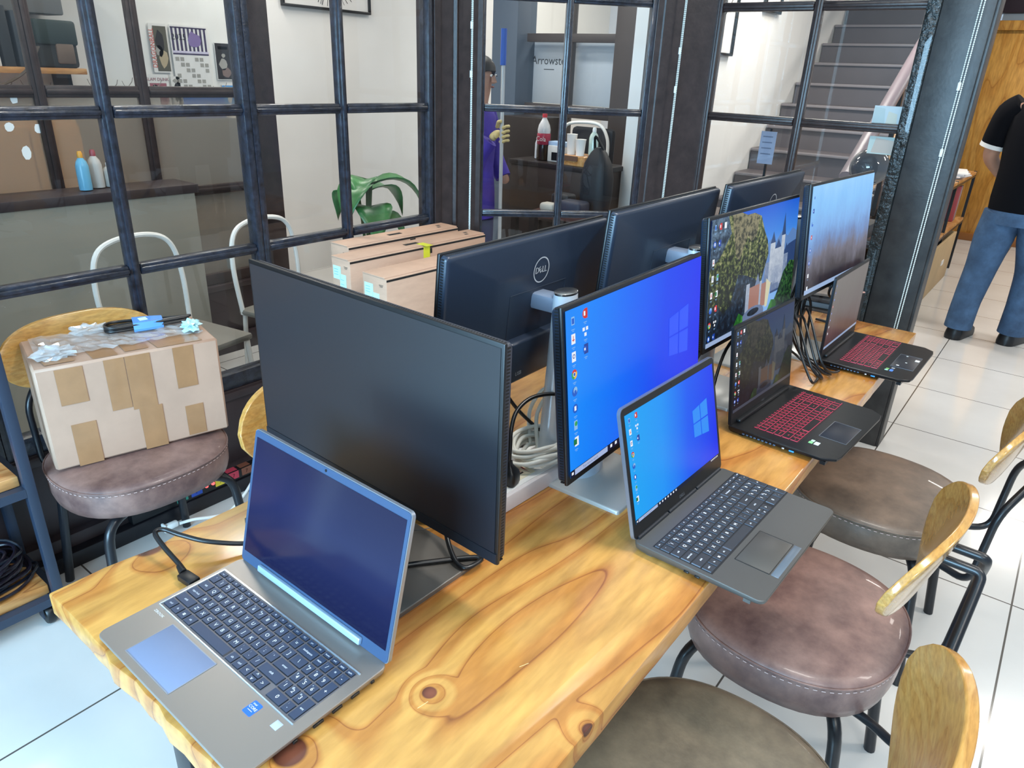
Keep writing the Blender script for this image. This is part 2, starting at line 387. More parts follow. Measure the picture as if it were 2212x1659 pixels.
# left partition (runs along the table), a diagonal facet, and the facet behind the table
window('window_1', (WX, -.40), (WX, .56), [.48], .036)
window('window_2', (WX, .56), (WX, 1.504), [.473], .036, stile=.026)
window('window_3', (WX, 1.504), (WX, 2.40), [.413], .036, stile=.026)
dado('wall_left', (WX, -.40), (WX, 2.40), .395); header('trim_1', (WX, -.40), (WX, 2.40))
window('window_4', (-2.27, 2.655), (-1.70, 3.21), [.40], .032, stile=.03)
dado('wall_diagonal', (-2.28, 2.645), (-1.69, 3.22), .395); header('trim_2', (-2.28, 2.645), (-1.69, 3.22))
window('window_5', (-1.505, 3.42), (-.60, 3.42), [.445], .036, FRAME2, stile=.03)
dado('wall_far_left', (-1.51, 3.42), (-.60, 3.42), .395); header('trim_3', (-1.51, 3.42), (-.60, 3.42))
def post(name, pts, m, ribs=()):
    b = B().prism(pts, 0, CEIL)
    for (x, y, dx, dy, a) in ribs: b.box((x, y, CEIL/2), (dx, dy, CEIL), euler(rz=a), .003)
    return struct(b.out(name, m, smooth=20))
post('trim_4', [(-2.40, 2.40), (-2.31, 2.40), (-2.30, 2.47), (-2.265, 2.55), (-2.235, 2.645), (-2.30, 2.68), (-2.42, 2.62)], FRAME2,
     [(-2.312, 2.425, .03, .04, 0), (-2.285, 2.53, .02, .05, .4), (-2.247, 2.635, .03, .03, .7)])
post('trim_5', [(-1.70, 3.19), (-1.655, 3.20), (-1.60, 3.26), (-1.53, 3.36), (-1.49, 3.39), (-1.49, 3.46), (-1.62, 3.46), (-1.74, 3.25)], FRAME2,
     [(-1.682, 3.20, .03, .03, .75), (-1.61, 3.275, .02, .03, .8), (-1.50, 3.40, .03, .03, 0)])
# the tall steel column that ends the partition, with the blistered stile against the glass
struct(B().box((-.508, 3.42, CEIL/2), (.178, .10, CEIL), bev=.004).box((-.414, 3.43, CEIL/2), (.012, .11, CEIL), bev=.002).out('trim_6', COLM))
struct(B().box((-.622, 3.415, CEIL/2), (.05, .11, CEIL), bev=.005).out('trim_7', ROUGHF))
# bare frame added around the daylight lamp, unseen
wq = B()
for (x, z, dx, dz) in ((-.45, .78, 2.6, .08), (-.45, 2.66, 2.6, .08), (-1.72, 1.7, .08, 1.9), (.82, 1.7, .08, 1.9)): wq.box((x, -2.96, z), (dx, .08, dz), bev=.004)
struct(wq.out('daylight_lamp_frame', FRAME2))
# ------------------------------------------------------------------ the rooms behind the glass
PW = -3.62                                        # second glazed partition, across the narrow passage
def film_mat():
    m = bpy.data.materials.new('frosted_window_film'); m.use_nodes = True; nt = m.node_tree; nt.nodes.clear(); L = nt.links.new
    o = nn(nt, 'ShaderNodeOutputMaterial'); t = nn(nt, 'ShaderNodeBsdfTransparent'); t.inputs[0].default_value = (.86, .84, .8, 1)
    d = nn(nt, 'ShaderNodeBsdfTranslucent'); d.inputs[0].default_value = (.62, .58, .52, 1); g = nn(nt, 'ShaderNodeBsdfDiffuse'); g.inputs[0].default_value = (.40, .38, .35, 1)
    a = nn(nt, 'ShaderNodeMixShader', i_0=.35); b_ = nn(nt, 'ShaderNodeMixShader', i_0=.36); L(d.outputs[0], a.inputs[1]); L(g.outputs[0], a.inputs[2]); L(t.outputs[0], b_.inputs[1]); L(a.outputs[0], b_.inputs[2]); L(b_.outputs[0], o.inputs[0]); return m
FILM = film_mat()
window('window_6', (PW, -.60), (PW, .89), [.50, .96], .05, FRAME2, film=FILM)
window('window_7', (PW, .89), (PW, 2.36), [.455, .905], .05, FRAME2, film=FILM)
dado('wall_passage', (PW, -.6), (PW, 2.36), .395); header('trim_8', (PW, -.6), (PW, 2.36))
struct(B().box((PW, 2.42, CEIL/2), (.12, .12, CEIL), bev=.004).out('trim_9', FRAME2))
wallbox('wall_west', (-4.75, 2.2, CEIL/2), (.1, 5.6, CEIL), WALLW)
wallbox('wall_passage_end', (-3.4, -.75, CEIL/2), (2.6, .1, CEIL), WALLW)
# white splashes of torn film: holes scraped through the frosting
tf = B()
for (y, z, a, b_) in ((1.245, 1.345, .016, .02), (1.205, 1.235, .02, .022), (1.315, 1.225, .018, .022), (1.25, 1.13, .02, .03)):
    n = 9; tf.poly([(PW+.005, y+a*cos(2*pi*i/n)*random.uniform(.8, 1.1), z+b_*sin(2*pi*i/n)*random.uniform(.8, 1.1)) for i in range(n)])
tag(tf.out('peeled_film_patches', mat('peeled_white_film', 'f2f6f6', .7), smooth=0), 'four small white scraps of film stuck on the frosted glass', 'stickers')
# wall shelf with files, books and a strapped bag
sh = root('book_shelf', (-4.69, 1.50, 1.44), 0, 'pine wall shelf with books on the white wall behind two panes', 'shelf')
B().box((.12, 0, 0), (.24, .84, .03), bev=.003).out('board', PINEX, sh)
for yy in (-.3, .34): B().box((.1, yy, -.05), (.2, .02, .07)).out('bracket', STEEL, sh)
bk = [(1.16, .06, .29, '6f9fd0', 'pale blue file standing at left on the wall shelf'), (1.245, .05, .26, '8fb2d6', 'lighter blue file beside the strapped bag on the wall shelf'),
      (1.315, .05, .25, '23262b', 'black hardback with a white dot on the wall shelf'), (1.38, .045, .25, '7d6243', 'brown hardback with tan band on the wall shelf'),
      (1.44, .04, .22, 'b0aaa2', 'grey paperback left of the white one on the wall shelf'), (1.50, .04, .27, 'eceae6', 'tall white book on the wall shelf'),
      (1.56, .05, .28, '2b3036', 'tall black book right of the white one on the wall shelf'), (1.625, .04, .26, '39424c', 'slate blue book in the middle of the wall shelf')]
for y, wd, hh, c_, lb in bk:
    o = B().box((0, 0, hh/2), (.18, wd, hh), bev=.004).box((0, 0, hh/2), (.17, wd*.75, hh-.012), m=1).out('book', [mat('book_cover_'+c_, c_, .5), WHITE], loc=(-4.55, y, 1.455))
    tag(o, lb, 'book')
bg_ = root('camera_bag', (-4.54, 1.80, 1.455), 0, 'dark green and brown strapped bag at the right end of the wall shelf', 'bag')
B().box((0, 0, .11), (.16, .2, .22), bev=.02).out('body', mat('dark_canvas', '30302e', .7), bg_)
B().box((.02, 0, .17), (.15, .205, .12), bev=.015).out('flap', mat('green_canvas', '2c3a38', .6), bg_)
B().box((.085, .03, .07), (.02, .09, .1), bev=.01).out('pocket', mat('brown_leather', '6e5a4c', .5), bg_)
B().tube(smooth_path([(.09, -.1, .1), (.13, -.2, -.02), (.14, -.36, -.09), (.13, -.48, -.02), (.1, -.52, .12), (.08, -.48, .24)]), .012, 6, flat=.35).out('strap', mat('strap_leather', '4a4038', .6), bg_)
bh = root('hanging_cabinet', (-4.6, 1.62, 1.72), 0, 'grey wall cabinet hanging above the wall shelf', 'cabinet')
B().box((.02, -.1, .12), (.2, .7, .26), bev=.01).out('cabinet_body', mat('grey_laminate', '7f7e7d', .5), bh)
# twig garland below the shelf
tw = B(); yy = 1.05; pts = []
while yy < 2.9:
    pts.append((-4.66, yy, 1.335+.018*sin(yy*9)+random.uniform(-.008, .008))); yy += .09
tw.tube(smooth_path(pts, 3), .0035, 5)
for p in pts[::1]:
    for s_ in (1, -1):
        a = random.uniform(.3, .9); tw.tube([p, (p[0]+.01, p[1]+.04*s_*a, p[2]+.05*a), (p[0]+.01, p[1]+.05*s_*a, p[2]+.08*a)], .0022, 4)
tag(tw.out('twig_garland', mat('bare_twig', '9b938c', .7)), 'thin bare twig garland strung along the white wall under the shelf', 'garland')
# posters on the wall
def poster(y0, y1, z0, z1, name, mats, label, draw, cat='poster'):
    b = B().box((0, (y0+y1)/2, (z0+z1)/2), (.004, y1-y0, z1-z0)); W_, H_ = y1-y0, z1-z0
    rot = M(((0, 0, 1), (1, 0, 0), (0, 1, 0)))
    def rect(u0, v0, u1, v1, m, e=.0028):
        b.poly([(e, y0+u0*W_, z0+v0*H_), (e, y0+u1*W_, z0+v0*H_), (e, y0+u1*W_, z0+v1*H_), (e, y0+u0*W_, z0+v1*H_)], m)
    def txt(s_, u, v, size, m, sx=1.0, up=False):
        r_ = rot @ euler(rz=pi/2) if up else rot
        b.text(s_, (.0034, y0+u*W_, z0+v*H_), size, r_, m, sx)
    def blob(u, v, ru, rv, m, e=.003, k=10):
        b.poly([(e, y0+(u+ru*cos(2*pi*i/k)*random.uniform(.8, 1.15))*W_, z0+(v+rv*sin(2*pi*i/k)*random.uniform(.8, 1.15))*H_) for i in range(k)], m)
    draw(rect, txt, blob)
    return tag(b.out(name, mats, loc=(-4.69, 0, 0), smooth=0, norm=False), label, cat)
INK = mat('ink_black', '1f1d22', .7); PAP = mat('paper', 'dedbd8', .8); RED = mat('ink_red', 'c05040', .7); MAR = mat('ink_maroon', '8a4656', .7); PUR = mat('ink_purple', '3c3154', .7)
OLV = mat('ink_olive', '555348', .7); GRY = mat('ink_grey', '9b9892', .7); BLU = mat('ink_blue', '3f8fd0', .7); LIL = mat('ink_lilac', '7d6a9c', .7); TANP = mat('ink_tan', 'b2a184', .7)
random.seed(3)
def d1(r, t, bl):
    r(.22, .03, .97, .95, 3, .0026); bl(.55, .65, .25, .22, 1); bl(.65, .3, .25, .2, 4); bl(.45, .45, .2, .12, 5); t('DRAGONBALL', .11, .5, .042, 2, .8, True)
poster(2.42, 2.53, 1.44, 1.715, 'poster', [PAP, INK, RED, OLV, TANP, GRY], 'narrow poster with red vertical lettering on the white wall', d1)
def d2(r, t, bl):
    for i in range(9): r(.03+i*.108, .70, .03+i*.108+.055, .97, 1)
    r(.02, .655, .98, .672, 1); r(.02, .965, .98, .98, 1); r(.02, .675, .98, .70, 4); t('2025', .22, .86, .05, 2, 1.0); bl(.62, .83, .18, .1, 3, .0032)
    for j in range(9):
        for i in range(7):
            if (i*3+j*5) % 4 in (0, 3): r(.06+i*.13, .58-j*.066, .06+i*.13+.1, .58-j*.066+.045, 5)
poster(2.55, 2.80, 1.23, 1.715, 'calendar', [PAP, PUR, INK, LIL, mat('ink_pale_lilac', 'c8c0d6', .7), GRY], 'wall calendar with purple stripes above a checkered date grid', d2, 'calendar')
def d3(r, t, bl):
    r(.03, .02, .97, .98, 1); r(.2,.82,.8,.9,2,.0028); bl(.5, .66, .12, .06, 3); bl(.45, .42, .25, .16, 3); bl(.6, .2, .3, .14, 4)
poster(2.84, 2.955, 1.405, 1.63, 'poster', [PAP, INK, TANP, GRY, mat('ink_mauve', '77645f', .7)], 'dark poster right of the striped calendar on the white wall', d3)
def d4(r, t, bl):
    t('SLAM DUNK', .5, .86, .026, 1); r(.12, .42, .88, .76, 2); bl(.35, .55, .18, .2, 3, .0032); bl(.7, .3, .2, .25, 2, .0032)
poster(2.36, 2.50, 1.22, 1.43, 'poster', [PAP, MAR, mat('ink_rose', '9d5d6a', .7), INK], 'white poster with maroon print below the narrow one', d4)
def d5(r, t, bl): bl(.55, .55, .3, .2, 1); bl(.4, .25, .2, .12, 1); bl(.5, .85, .3, .07, 2)
poster(2.515, 2.575, 1.25, 1.42, 'poster', [PAP, INK, GRY], 'small white sketch sheet between maroon poster and calendar', d5)
def d6(r, t, bl): r(.03, .03, .97, .97, 1); bl(.5, .45, .2, .3, 2)
poster(2.86, 2.965, 1.24, 1.375, 'poster', [PAP, BLU, PAP], 'small bright blue sheet below the dark poster', d6)
# framed print on the white wall
fp = root('framed_print', (-4.69, 3.78, 2.15), 0, 'black framed ink drawing at the top of the white wall', 'picture')
fb = B()
for (cy, cz, dy, dz) in ((0, -.255, .80, .018), (0, .255, .80, .018), (-.391, 0, .018, .5), (.391, 0, .018, .5)): fb.box((.012, cy, cz), (.03, dy, dz), bev=.003)
fb.out('frame', BLK, fp)
pr_ = B().box((.006, 0, 0), (.006, .77, .5))
for i in range(26):
    a = pi*(i+.5)/26; r1 = random.uniform(.12, .3); pr_.tube([(.0105, .02+.05*cos(a)*2, -.02-.05*sin(a)), (.0105, .02+cos(a)*(.12+r1), -.02-sin(a)*min(.215, .1+r1))], random.uniform(.001, .003), 4, m=1)
pr_.out('drawing', [PAP, INK], fp)
# potted plant on the passage floor
pl = root('potted_plant', (-3.05, 2.64, .17), 0, 'leafy green plant with broad drooping leaves behind the left glass', 'plant')
LEAF = mat('plant_leaf', '23562f', .35, noise=(6, .3, '4c8c50')); STEM = mat('plant_stem', '3f5a35', .5)
B().lathe([(.001, 0), (.12, 0), (.15, .32), (.16, .34), (.14, .34), (.135, .3), (.001, .3)], 20).out('pot', mat('dark_pot', '3a302d', .5), pl)
B().lathe([(.001, .3), (.134, .31), (.001, .315)], 14).out('soil', mat('soil', '2b211b', .9), pl)
tag(B().lathe([(.001, 0), (.17, 0), (.17, .168), (.001, .168)], 24).out('plant_stand', DARKW, loc=(-3.05, 2.64, 0)), 'round dark stand under the plant pot behind the left glass', 'stand')
def leaf(base_, direction, ln, wd, droop, name='leaf'):
    b = B(); d = V(direction).normalized(); side = d.cross(V((0, 0, 1))).normalized(); n = 9; rows = []
    for i in range(n+1):
        t = i/n; ang = droop*t; p = V(base_)+d*(ln*(t*cos(ang*.55)))+V((0, 0, ln*(.55*t-.75*droop*t*t))); ww = wd*max(.02, sin(pi*min(.985, t**.75)))
        rows.append([p-side*ww+V((0, 0, .012*sin(pi*t))), p-side*ww*.5-V((0, 0, .004)), p-V((0, 0, .014)), p+side*ww*.5-V((0, 0, .004)), p+side*ww+V((0, 0, .012*sin(pi*t)))])
    vs = [[b.bm.verts.new(q) for q in rw] for rw in rows]
    for r1, r2 in zip(vs, vs[1:]):
        for j in range(4): b._f([r1[j], r1[j+1], r2[j+1], r2[j]])
    o = b.out(name, LEAF, pl, smooth=80); md = o.modifiers.new('th', 'SOLIDIFY'); md.thickness = .0025; return o
for (top, dr, ln, wd, dp) in (((.01, .02, .76), (.3, -1, 0), .34, .095, 1.5), ((.0, .02, .80), (.35, -.6, 0), .20, .08, 1.35), ((.02, .03, .78), (.5, .9, 0), .38, .085, 1.25), ((.0, .02, .74), (.1, 1, 0), .32, .08, 1.35), ((.03, 0, .66), (.9, -.5, 0), .30, .10, 1.6), ((.03, .04, .6), (.9, .5, 0), .26, .08, 1.6), ((-.05, 0, .7), (-1, .1, 0), .3, .08, 1.4)):
    B().tube(smooth_path([(0, 0, .3), (top[0]*.4, top[1]*.4, .5), top], 5), .008, 6).out('stalk', STEM, pl)
    leaf(top, dr, ln, wd, dp)
# narrow counter behind the second partition with a spray bottle
ct = root('passage_counter', (-3.32, .75, .10), 0, 'dark low counter standing against the frosted partition', 'counter')
B().box((-.12, .25, .86), (.22, 1.7, .04), bev=.003).out('top', DARKW, ct); B().box((-.12, .25, .37), (.2, 1.66, .94)).out('carcass', mat('taupe_laminate', '8d8578', .5), ct)
def bottle(name, loc, label, body, cap, h=.18, r=.032, liquid=None):
    t = root(name, loc, 0, label, 'bottle')
    B().lathe([(.001, 0), (r, .004), (r*1.02, h*.12), (r, h*.62), (r*.8, h*.74), (r*.38, h*.84), (r*.36, h*.88), (.001, h*.88)], 16).out('body', body, t)
    B().lathe([(r*.42, h*.84), (r*.42, h*.94), (r*.3, h), (.001, h)], 12).out('cap', cap, t); return t
bottle('spray_bottle', (-3.43, 1.385, .98), 'small blue bottle with orange cap on the passage counter', mat('blue_bottle', '6aa9c8', .3), mat('orange_cap', 'd79a3c', .4), .165, .026)
bottle('plastic_bottle', (-3.47, 1.455, .98), 'grey translucent bottle with red cap beside the blue bottle', mat('grey_translucent', 'b7b3ae', .25), mat('dull_red_cap', '9a4a50', .4), .165, .028)
bottle('plastic_bottle', (-3.47, 1.515, .98), 'clear squat bottle at the right of the bottles on the passage counter', mat('smoke_translucent', '9d9c98', .25), mat('white_cap', 'd8d8d8', .4), .11, .032)
# office furniture glimpsed through the frosting
for i, (y, c_, lb, hh) in enumerate(((1.47, 'c48a4d', 'tan wooden cupboard blurred behind the frosted panes', 1.22), (1.95, '4a3d3c', 'dark brown cupboard blurred behind the frosted panes', 1.24), (2.43, '2e4350', 'slate blue cupboard blurred behind the frosted panes', 1.2))):
    t = root('cupboard', (-4.38, y, 0), 0, lb, 'cupboard')
    B().box((0, 0, hh/2), (.4, .47, hh), bev=.005).out('body', mat('cupboard_'+c_, c_, .5), t)
    for s_ in (-1, 1):
        d_ = B().box((.205, s_*.122, hh/2+.03), (.015, .235, hh-.12), bev=.003).out('door', mat('cupboard_door_'+c_, c_, .45), t); B().box((.22, s_*.03, hh*.6), (.015, .012, .12), bev=.003).out('handle', ALU, d_)
tag(B().box((0, 0, .06), (.03, .26, .14), bev=.01).out('folder', mat('bright_blue', '1c6fd0', .4), loc=(-4.3, 2.5, 1.20)), 'bright blue folder blurred behind the frosted pane near the post', 'folder')
# white tube chairs in the passage
def tube_chair(loc, rz, label):
    t = root('tube_chair', loc, rz, label, 'chair', 'white tube chairs in the passage')
    WT = mat('white_tube', 'e4e0da', .3)
    B().box((0, 0, .45), (.4, .4, .03), bev=.012).out('seat', mat('grey_seat_pad', '77736b', .6), t)
    for sx in (-1, 1):
        for sy in (-1, 1): B().tube([(sx*.18, sy*.18, .44), (sx*.2, sy*.2, 0)], .011, 8).out('leg', WT, t)
    B().tube(smooth_path([(-.19, -.18, .44), (-.2, -.2, .66), (-.17, -.21, .80), (-.08, -.215, .85), (.08, -.215, .85), (.17, -.21, .80), (.2, -.2, .66), (.19, -.18, .44)], 6), .011, 8).out('backrest', WT, t)
    return t
tube_chair((-2.78, 1.38, 0), R(-80), 'white tube chair behind the lower left glass, nearer the taped box')
tube_chair((-2.78, 1.98, 0), R(-80), 'white tube chair behind the lower left glass, nearer the plant')
# ------------------------------------------------------------------ the room beyond the diagonal window and the stairs
wallbox('wall_stair', (-2.31, 6.9, CEIL/2), (.10, 5.4, CEIL), WALLW)
wallbox('wall_north_west', (-3.6, 7.6, CEIL/2), (2.6, .1, CEIL), mat('cool_white_plaster', 'd5dae3', .7))
wallbox('wall_west_far', (-4.62, 6.3, CEIL/2), (.1, 2.6, CEIL), WALLW)
SLATE = mat('slate_blue_paint', '4d5a6a', .5); UMB = mat('umber_paint', '453f3f', .45)
struct(B().box((-3.90, 5.0, CEIL/2), (.25, .25, CEIL), bev=.004).out('trim_10', SLATE))
t = struct(root('window_8', (-3.74, 5.0, 0)))
f = B()
for x in (.05, .66-.33+.02, .86): pass
for x, w_ in ((.395, .05), (.90, .22)): f.box((x, 0, CEIL/2), (w_, .06, CEIL), bev=.003)
for z, h_ in ((1.78, .06), (1.26, .09), (2.4, .06)): f.box((.44, 0, z), (.90, .055, h_), bev=.003)
f.out('window_frame', UMB, t)
for x0, x1 in ((0, .37), (.42, .79)):
    for z0, z1 in ((1.305, 1.75), (1.81, 2.37)): B().box(((x0+x1)/2, 0, (z0+z1)/2), (x1-x0, .005, z1-z0)).out('pane', GLASS, t, smooth=0)
sg = root('signboard', (-3.42, 5.10, 1.535), 0, 'white board with dark company lettering behind the diagonal window', 'sign')
BOARD = mat('sign_white', 'c9d0dc', .6)
B().box((.17, .02, 0), (1.1, .02, .46), bev=.003).out('board', BOARD, sg)
lt_ = B(); lt_.text('Arrowste', (-.21, .008, .085), .088, XZ, 0, .95); lt_.box((-.20, .0085, .022), (.1, .001, .005))
lt_.out('lettering', mat('sign_ink', '26303e', .6), sg, smooth=0, norm=False)
# dark furniture beneath: a sideboard holding the drinks
DK = mat('black_brown_furniture', '241d1d', .4)
tag(B().box((0, 0, .62), (.34, .3, 1.24), bev=.006).box((-.02, -.16, .3), (.3, .02, .5), bev=.004).out('tall_cabinet', DK, loc=(-3.26, 4.45, 0)), 'tall black brown cabinet behind the mop handle', 'cabinet')
sb = root('sideboard', (-2.70, 4.08, 0), 0, 'dark sideboard with drinks on it behind the diagonal window', 'sideboard')
B().box((0, 0, .985), (.70, .36, .03), bev=.004).out('top', DK, sb); B().box((0, 0, .80), (.68, .34, .34), bev=.004).out('body', mat('umber_carcass', '30241f', .5), sb)
for sx in (-1, 1):
    for sy in (-1, 1): B().box((sx*.31, sy*.14, .315), (.04, .04, .63)).out('leg', DK, sb)
ck = root('cola_bottle', (-2.86, 4.02, 1.0), 0, 'large cola bottle with red cap and red label on the sideboard', 'bottle')
B().lathe([(.001, 0), (.042, .004), (.044, .06), (.041, .1)], 18).out('cola', mat('cola', '33261f', .12), ck)
B().lathe([(.0415, .1), (.0445, .104), (.0445, .165), (.0415, .17)], 18).text('Cola', (.01, -.0452, .135), .042, XZ, 1).out('label', [mat('cola_label', 'a83048', .4), PAP], ck, norm=False)
B().lathe([(.0415, .17), (.043, .19), (.036, .22), (.02, .25), (.014, .262), (.014, .27)], 18).out('shoulder', mat('clear_plastic', 'd9dadb', .15), ck)
B().lathe([(.016, .266), (.016, .288), (.001, .288)], 14).out('cap', mat('red_cap', 'd0404a', .4), ck)
bottle('water_bottle', (-2.92, 4.06, 1.0), 'clear bottle half hidden left of the cola bottle', mat('clear_water', 'd6dde6', .12), BLU, .16, .03)
bx_ = root('snack_box', (-2.75, 4.05, 1.0), 0, 'open white snack box right of the cola bottle', 'box')
B().box((0, 0, .05), (.12, .1, .1), bev=.004).out('carton', mat('white_carton', 'dcd9d4', .6), bx_); B().box((0, -.052, .035), (.05, .004, .05)).out('opening', BLK, bx_); B().box((0, 0, .11), (.13, .08, .03), bev=.004).out('lid', mat('ice_blue_card', 'a9c6e6', .5), bx_)
tr = root('wooden_tray', (-2.57, 4.02, 1.0), 0, 'wooden crate tray under the paper cups', 'tray')
B().box((0, 0, .03), (.2, .2, .06), bev=.006).out('crate', PINEX, tr); B().box((-.02, -.105, .045), (.14, .006, .03)).out('slat', mat('dark_slat', '6a4c3a', .5), tr)
for i, (x, y, h_, lb) in enumerate(((-2.625, 4.0, .12, 'taller stack of white paper cups on the wooden tray'), (-2.545, 3.98, .095, 'shorter white paper cup in front of the sanitizer bottle'))):
    o = B().lathe([(.001, 0), (.026, 0), (.034, h_), (.036, h_+.003), (.033, h_), (.026, .01), (.001, .01)], 18).out('paper_cup', mat('cup_white', 'ece8e2', .6), loc=(x, y, 1.06)); tag(o, lb, 'cup', 'paper cups')
bottle('sanitizer_bottle', (-2.50, 4.06, 1.06), 'clear pump bottle of sanitizer on the wooden tray', mat('clear_green', 'c2d2c8', .12), WHITE, .17, .03)
oc = root('office_chair', (-2.74, 4.44, 0), 0, 'dark chair with a white tube armrest behind the sideboard', 'chair')
B().box((0, 0, .95), (.34, .06, .5), bev=.03).out('backrest', mat('navy_black_mesh', '151a24', .6), oc)
B().box((0, -.02, .55), (.44, .3, .07), bev=.03).out('seat', mat('navy_black_pad', '161a22', .6), oc); B().tube([(0, 0, .52), (0, 0, .06)], .03, 10).out('column', BLK, oc)
for k in range(5): B().tube([(0, 0, .08), (.27*cos(k*2*pi/5), .27*sin(k*2*pi/5), .03)], .016, 8).out('foot', BLK, oc)
B().tube(smooth_path([(-.20, -.08, 1.12), (-.17, -.08, 1.21), (-.02, -.08, 1.235), (.10, -.08, 1.22), (.16, -.08, 1.14), (.17, -.08, 1.03)], 6), .011, 8).out('armrest', WHITE, oc)
bp_ = root('backpack', (-2.26, 3.74, .876), 0, 'black backpack on the dark low table, right of the paper cups', 'bag')
B().loft([[(x*k, y*k2, z) for x, y in rrect(.19, .15, .06, 4)] for z, k, k2 in ((-.1, .9, .8), (0, 1.0, 1), (.10, 1, 1), (.18, .85, .8), (.24, .5, .5), (.27, .2, .3))]).out('body', mat('navy_black_nylon', '10141c', .6), bp_)
B().tube(smooth_path([(-.03, 0, .26), (-.02, -.02, .33), (.03, 0, .26)], 5), .008, 6).out('handle', BLK, bp_)
lt2 = root('low_table', (-2.30, 3.68, 0), R(8), 'dark low table by the diagonal window', 'table')
B().box((0, 0, .76), (.56, .38, .03), bev=.004).out('top', mat('red_brown_top', '4a2c28', .35), lt2)
for sx in (-1, 1):
    for sy in (-1, 1): B().box((sx*.25, sy*.16, .37), (.04, .04, .745)).out('leg', DK, lt2)
for (x, y, lb, c_, d_) in ((-2.46, 3.55, 'small white bag on the dark low table', 'b9b4aa', (.1, .08, .05)), (-2.46, 3.70, 'dark camera case on the low table', '1d1d22', (.13, .1, .09)), (-2.30, 3.57, 'navy pouch on the low table', '18243a', (.16, .12, .08))):
    tag(B().box((0, 0, d_[2]/2), d_, bev=.02, seg=3).out('pouch', mat('pouch_'+c_, c_, .6), loc=(x, y, .776)), lb, 'pouch')
# person in purple holding a mop
ps = root('person', (-2.93, 3.40, 0), R(-75), 'person in purple behind the diagonal window, yellow gloved hand on a mop pole', 'person')
SKIN = mat('skin', 'b98b74', .5, noise=(20, .08)); HAIR = mat('black_hair', '191615', .5); PURP = mat('purple_cloth', '4636a8', .7, noise=(8, .2), bump=(30, .3)); GLOVE = mat('yellow_glove', 'cfc08a', .5, noise=(30, .12), bump=(60, .3))
from_w = lambda p: (M.Translation(ps.location) @ M.Rotation(ps.rotation_euler.z, 4, 'Z')).inverted() @ V(p)
gw, ge_ = from_w((-2.735, 3.315, 1.165)), from_w((-2.83, 3.27, 1.02))
N_ = {'pel': (0, 0, .88, .125, .095), 'ab': (0, 0, 1.02, .12, .09), 'ch': (0, 0, 1.2, .14, .1), 'nk': (0, .01, 1.34, .05), 'hd0': (0, .03, 1.42, .062, .07), 'hd': (0, .035, 1.50, .07, .085), 'ht': (0, .02, 1.575, .05, .06),
      'lh': (-.09, 0, .82, .08), 'lk': (-.1, .02, .46, .055), 'la': (-.1, -.01, .08, .036), 'lt': (-.1, .12, .035, .03), 'rh': (.09, 0, .82, .08), 'rk': (.1, .02, .46, .055), 'ra': (.1, -.01, .08, .036), 'rt': (.1, .12, .035, .03),
      'ls': (-.17, 0, 1.3, .055), 'le': (-.22, .03, 1.05, .042), 'lw': (-.2, .14, .88, .03), 'rs': (.16, .02, 1.29, .055), 're': (*ge_, .042), 'rw': (*gw, .03)}
E_ = [('pel', 'ab'), ('ab', 'ch'), ('ch', 'nk'), ('nk', 'hd0'), ('hd0', 'hd'), ('hd', 'ht'), ('pel', 'lh'), ('lh', 'lk'), ('lk', 'la'), ('la', 'lt'), ('pel', 'rh'), ('rh', 'rk'), ('rk', 'ra'), ('ra', 'rt'), ('ch', 'ls'), ('ls', 'le'), ('le', 'lw'), ('ch', 'rs'), ('rs', 're'), ('re', 'rw')]
skin('body', N_, E_, SKIN, ps)
def ell(cx, cy, z, rx, ry, n=22): return [(cx+rx*cos(2*pi*i/n), cy+ry*sin(2*pi*i/n), z) for i in range(n)]
def limb(pts, rad, n=18):
    """tapered sleeve or trouser leg along a path"""
    P = smooth_path(pts, 5); q = B(); q.tube(P, lambda t: rad[min(len(rad)-2, int(t*(len(rad)-1)))]*(1-(t*(len(rad)-1))%1)+rad[min(len(rad)-1, int(t*(len(rad)-1))+1)]*((t*(len(rad)-1))%1) if t < 1 else rad[-1], n); return q
B().loft([ell(0, 0, .70, .17, .13), ell(0, 0, .85, .165, .125), ell(0, 0, 1.0, .15, .115), ell(0, 0, 1.18, .175, .125), ell(0, 0, 1.28, .185, .115), ell(0, .005, 1.335, .13, .09), ell(0, .01, 1.36, .07, .065)]).out('tunic', PURP, ps, smooth=80)
limb([(.13, .02, 1.30), (.19, .04, 1.2), tuple(ge_), tuple(ge_+(gw-ge_)*.45), tuple(ge_+(gw-ge_)*.98)], [.075, .07, .06, .052, .046]).out('sleeve', PURP, ps, smooth=80)
limb([(-.13, 0, 1.30), (-.19, .01, 1.2), (-.22, .03, 1.05), (-.205, .11, .92)], [.075, .07, .06, .05]).out('sleeve', PURP, ps, smooth=80)
for s_ in (-1, 1): limb([(s_*.085, 0, .80), (s_*.095, .01, .46), (s_*.1, -.01, .10)], [.10, .078, .06]).out('trouser_leg', mat('dark_purple_cloth', '2f2668', .7), ps, smooth=80)
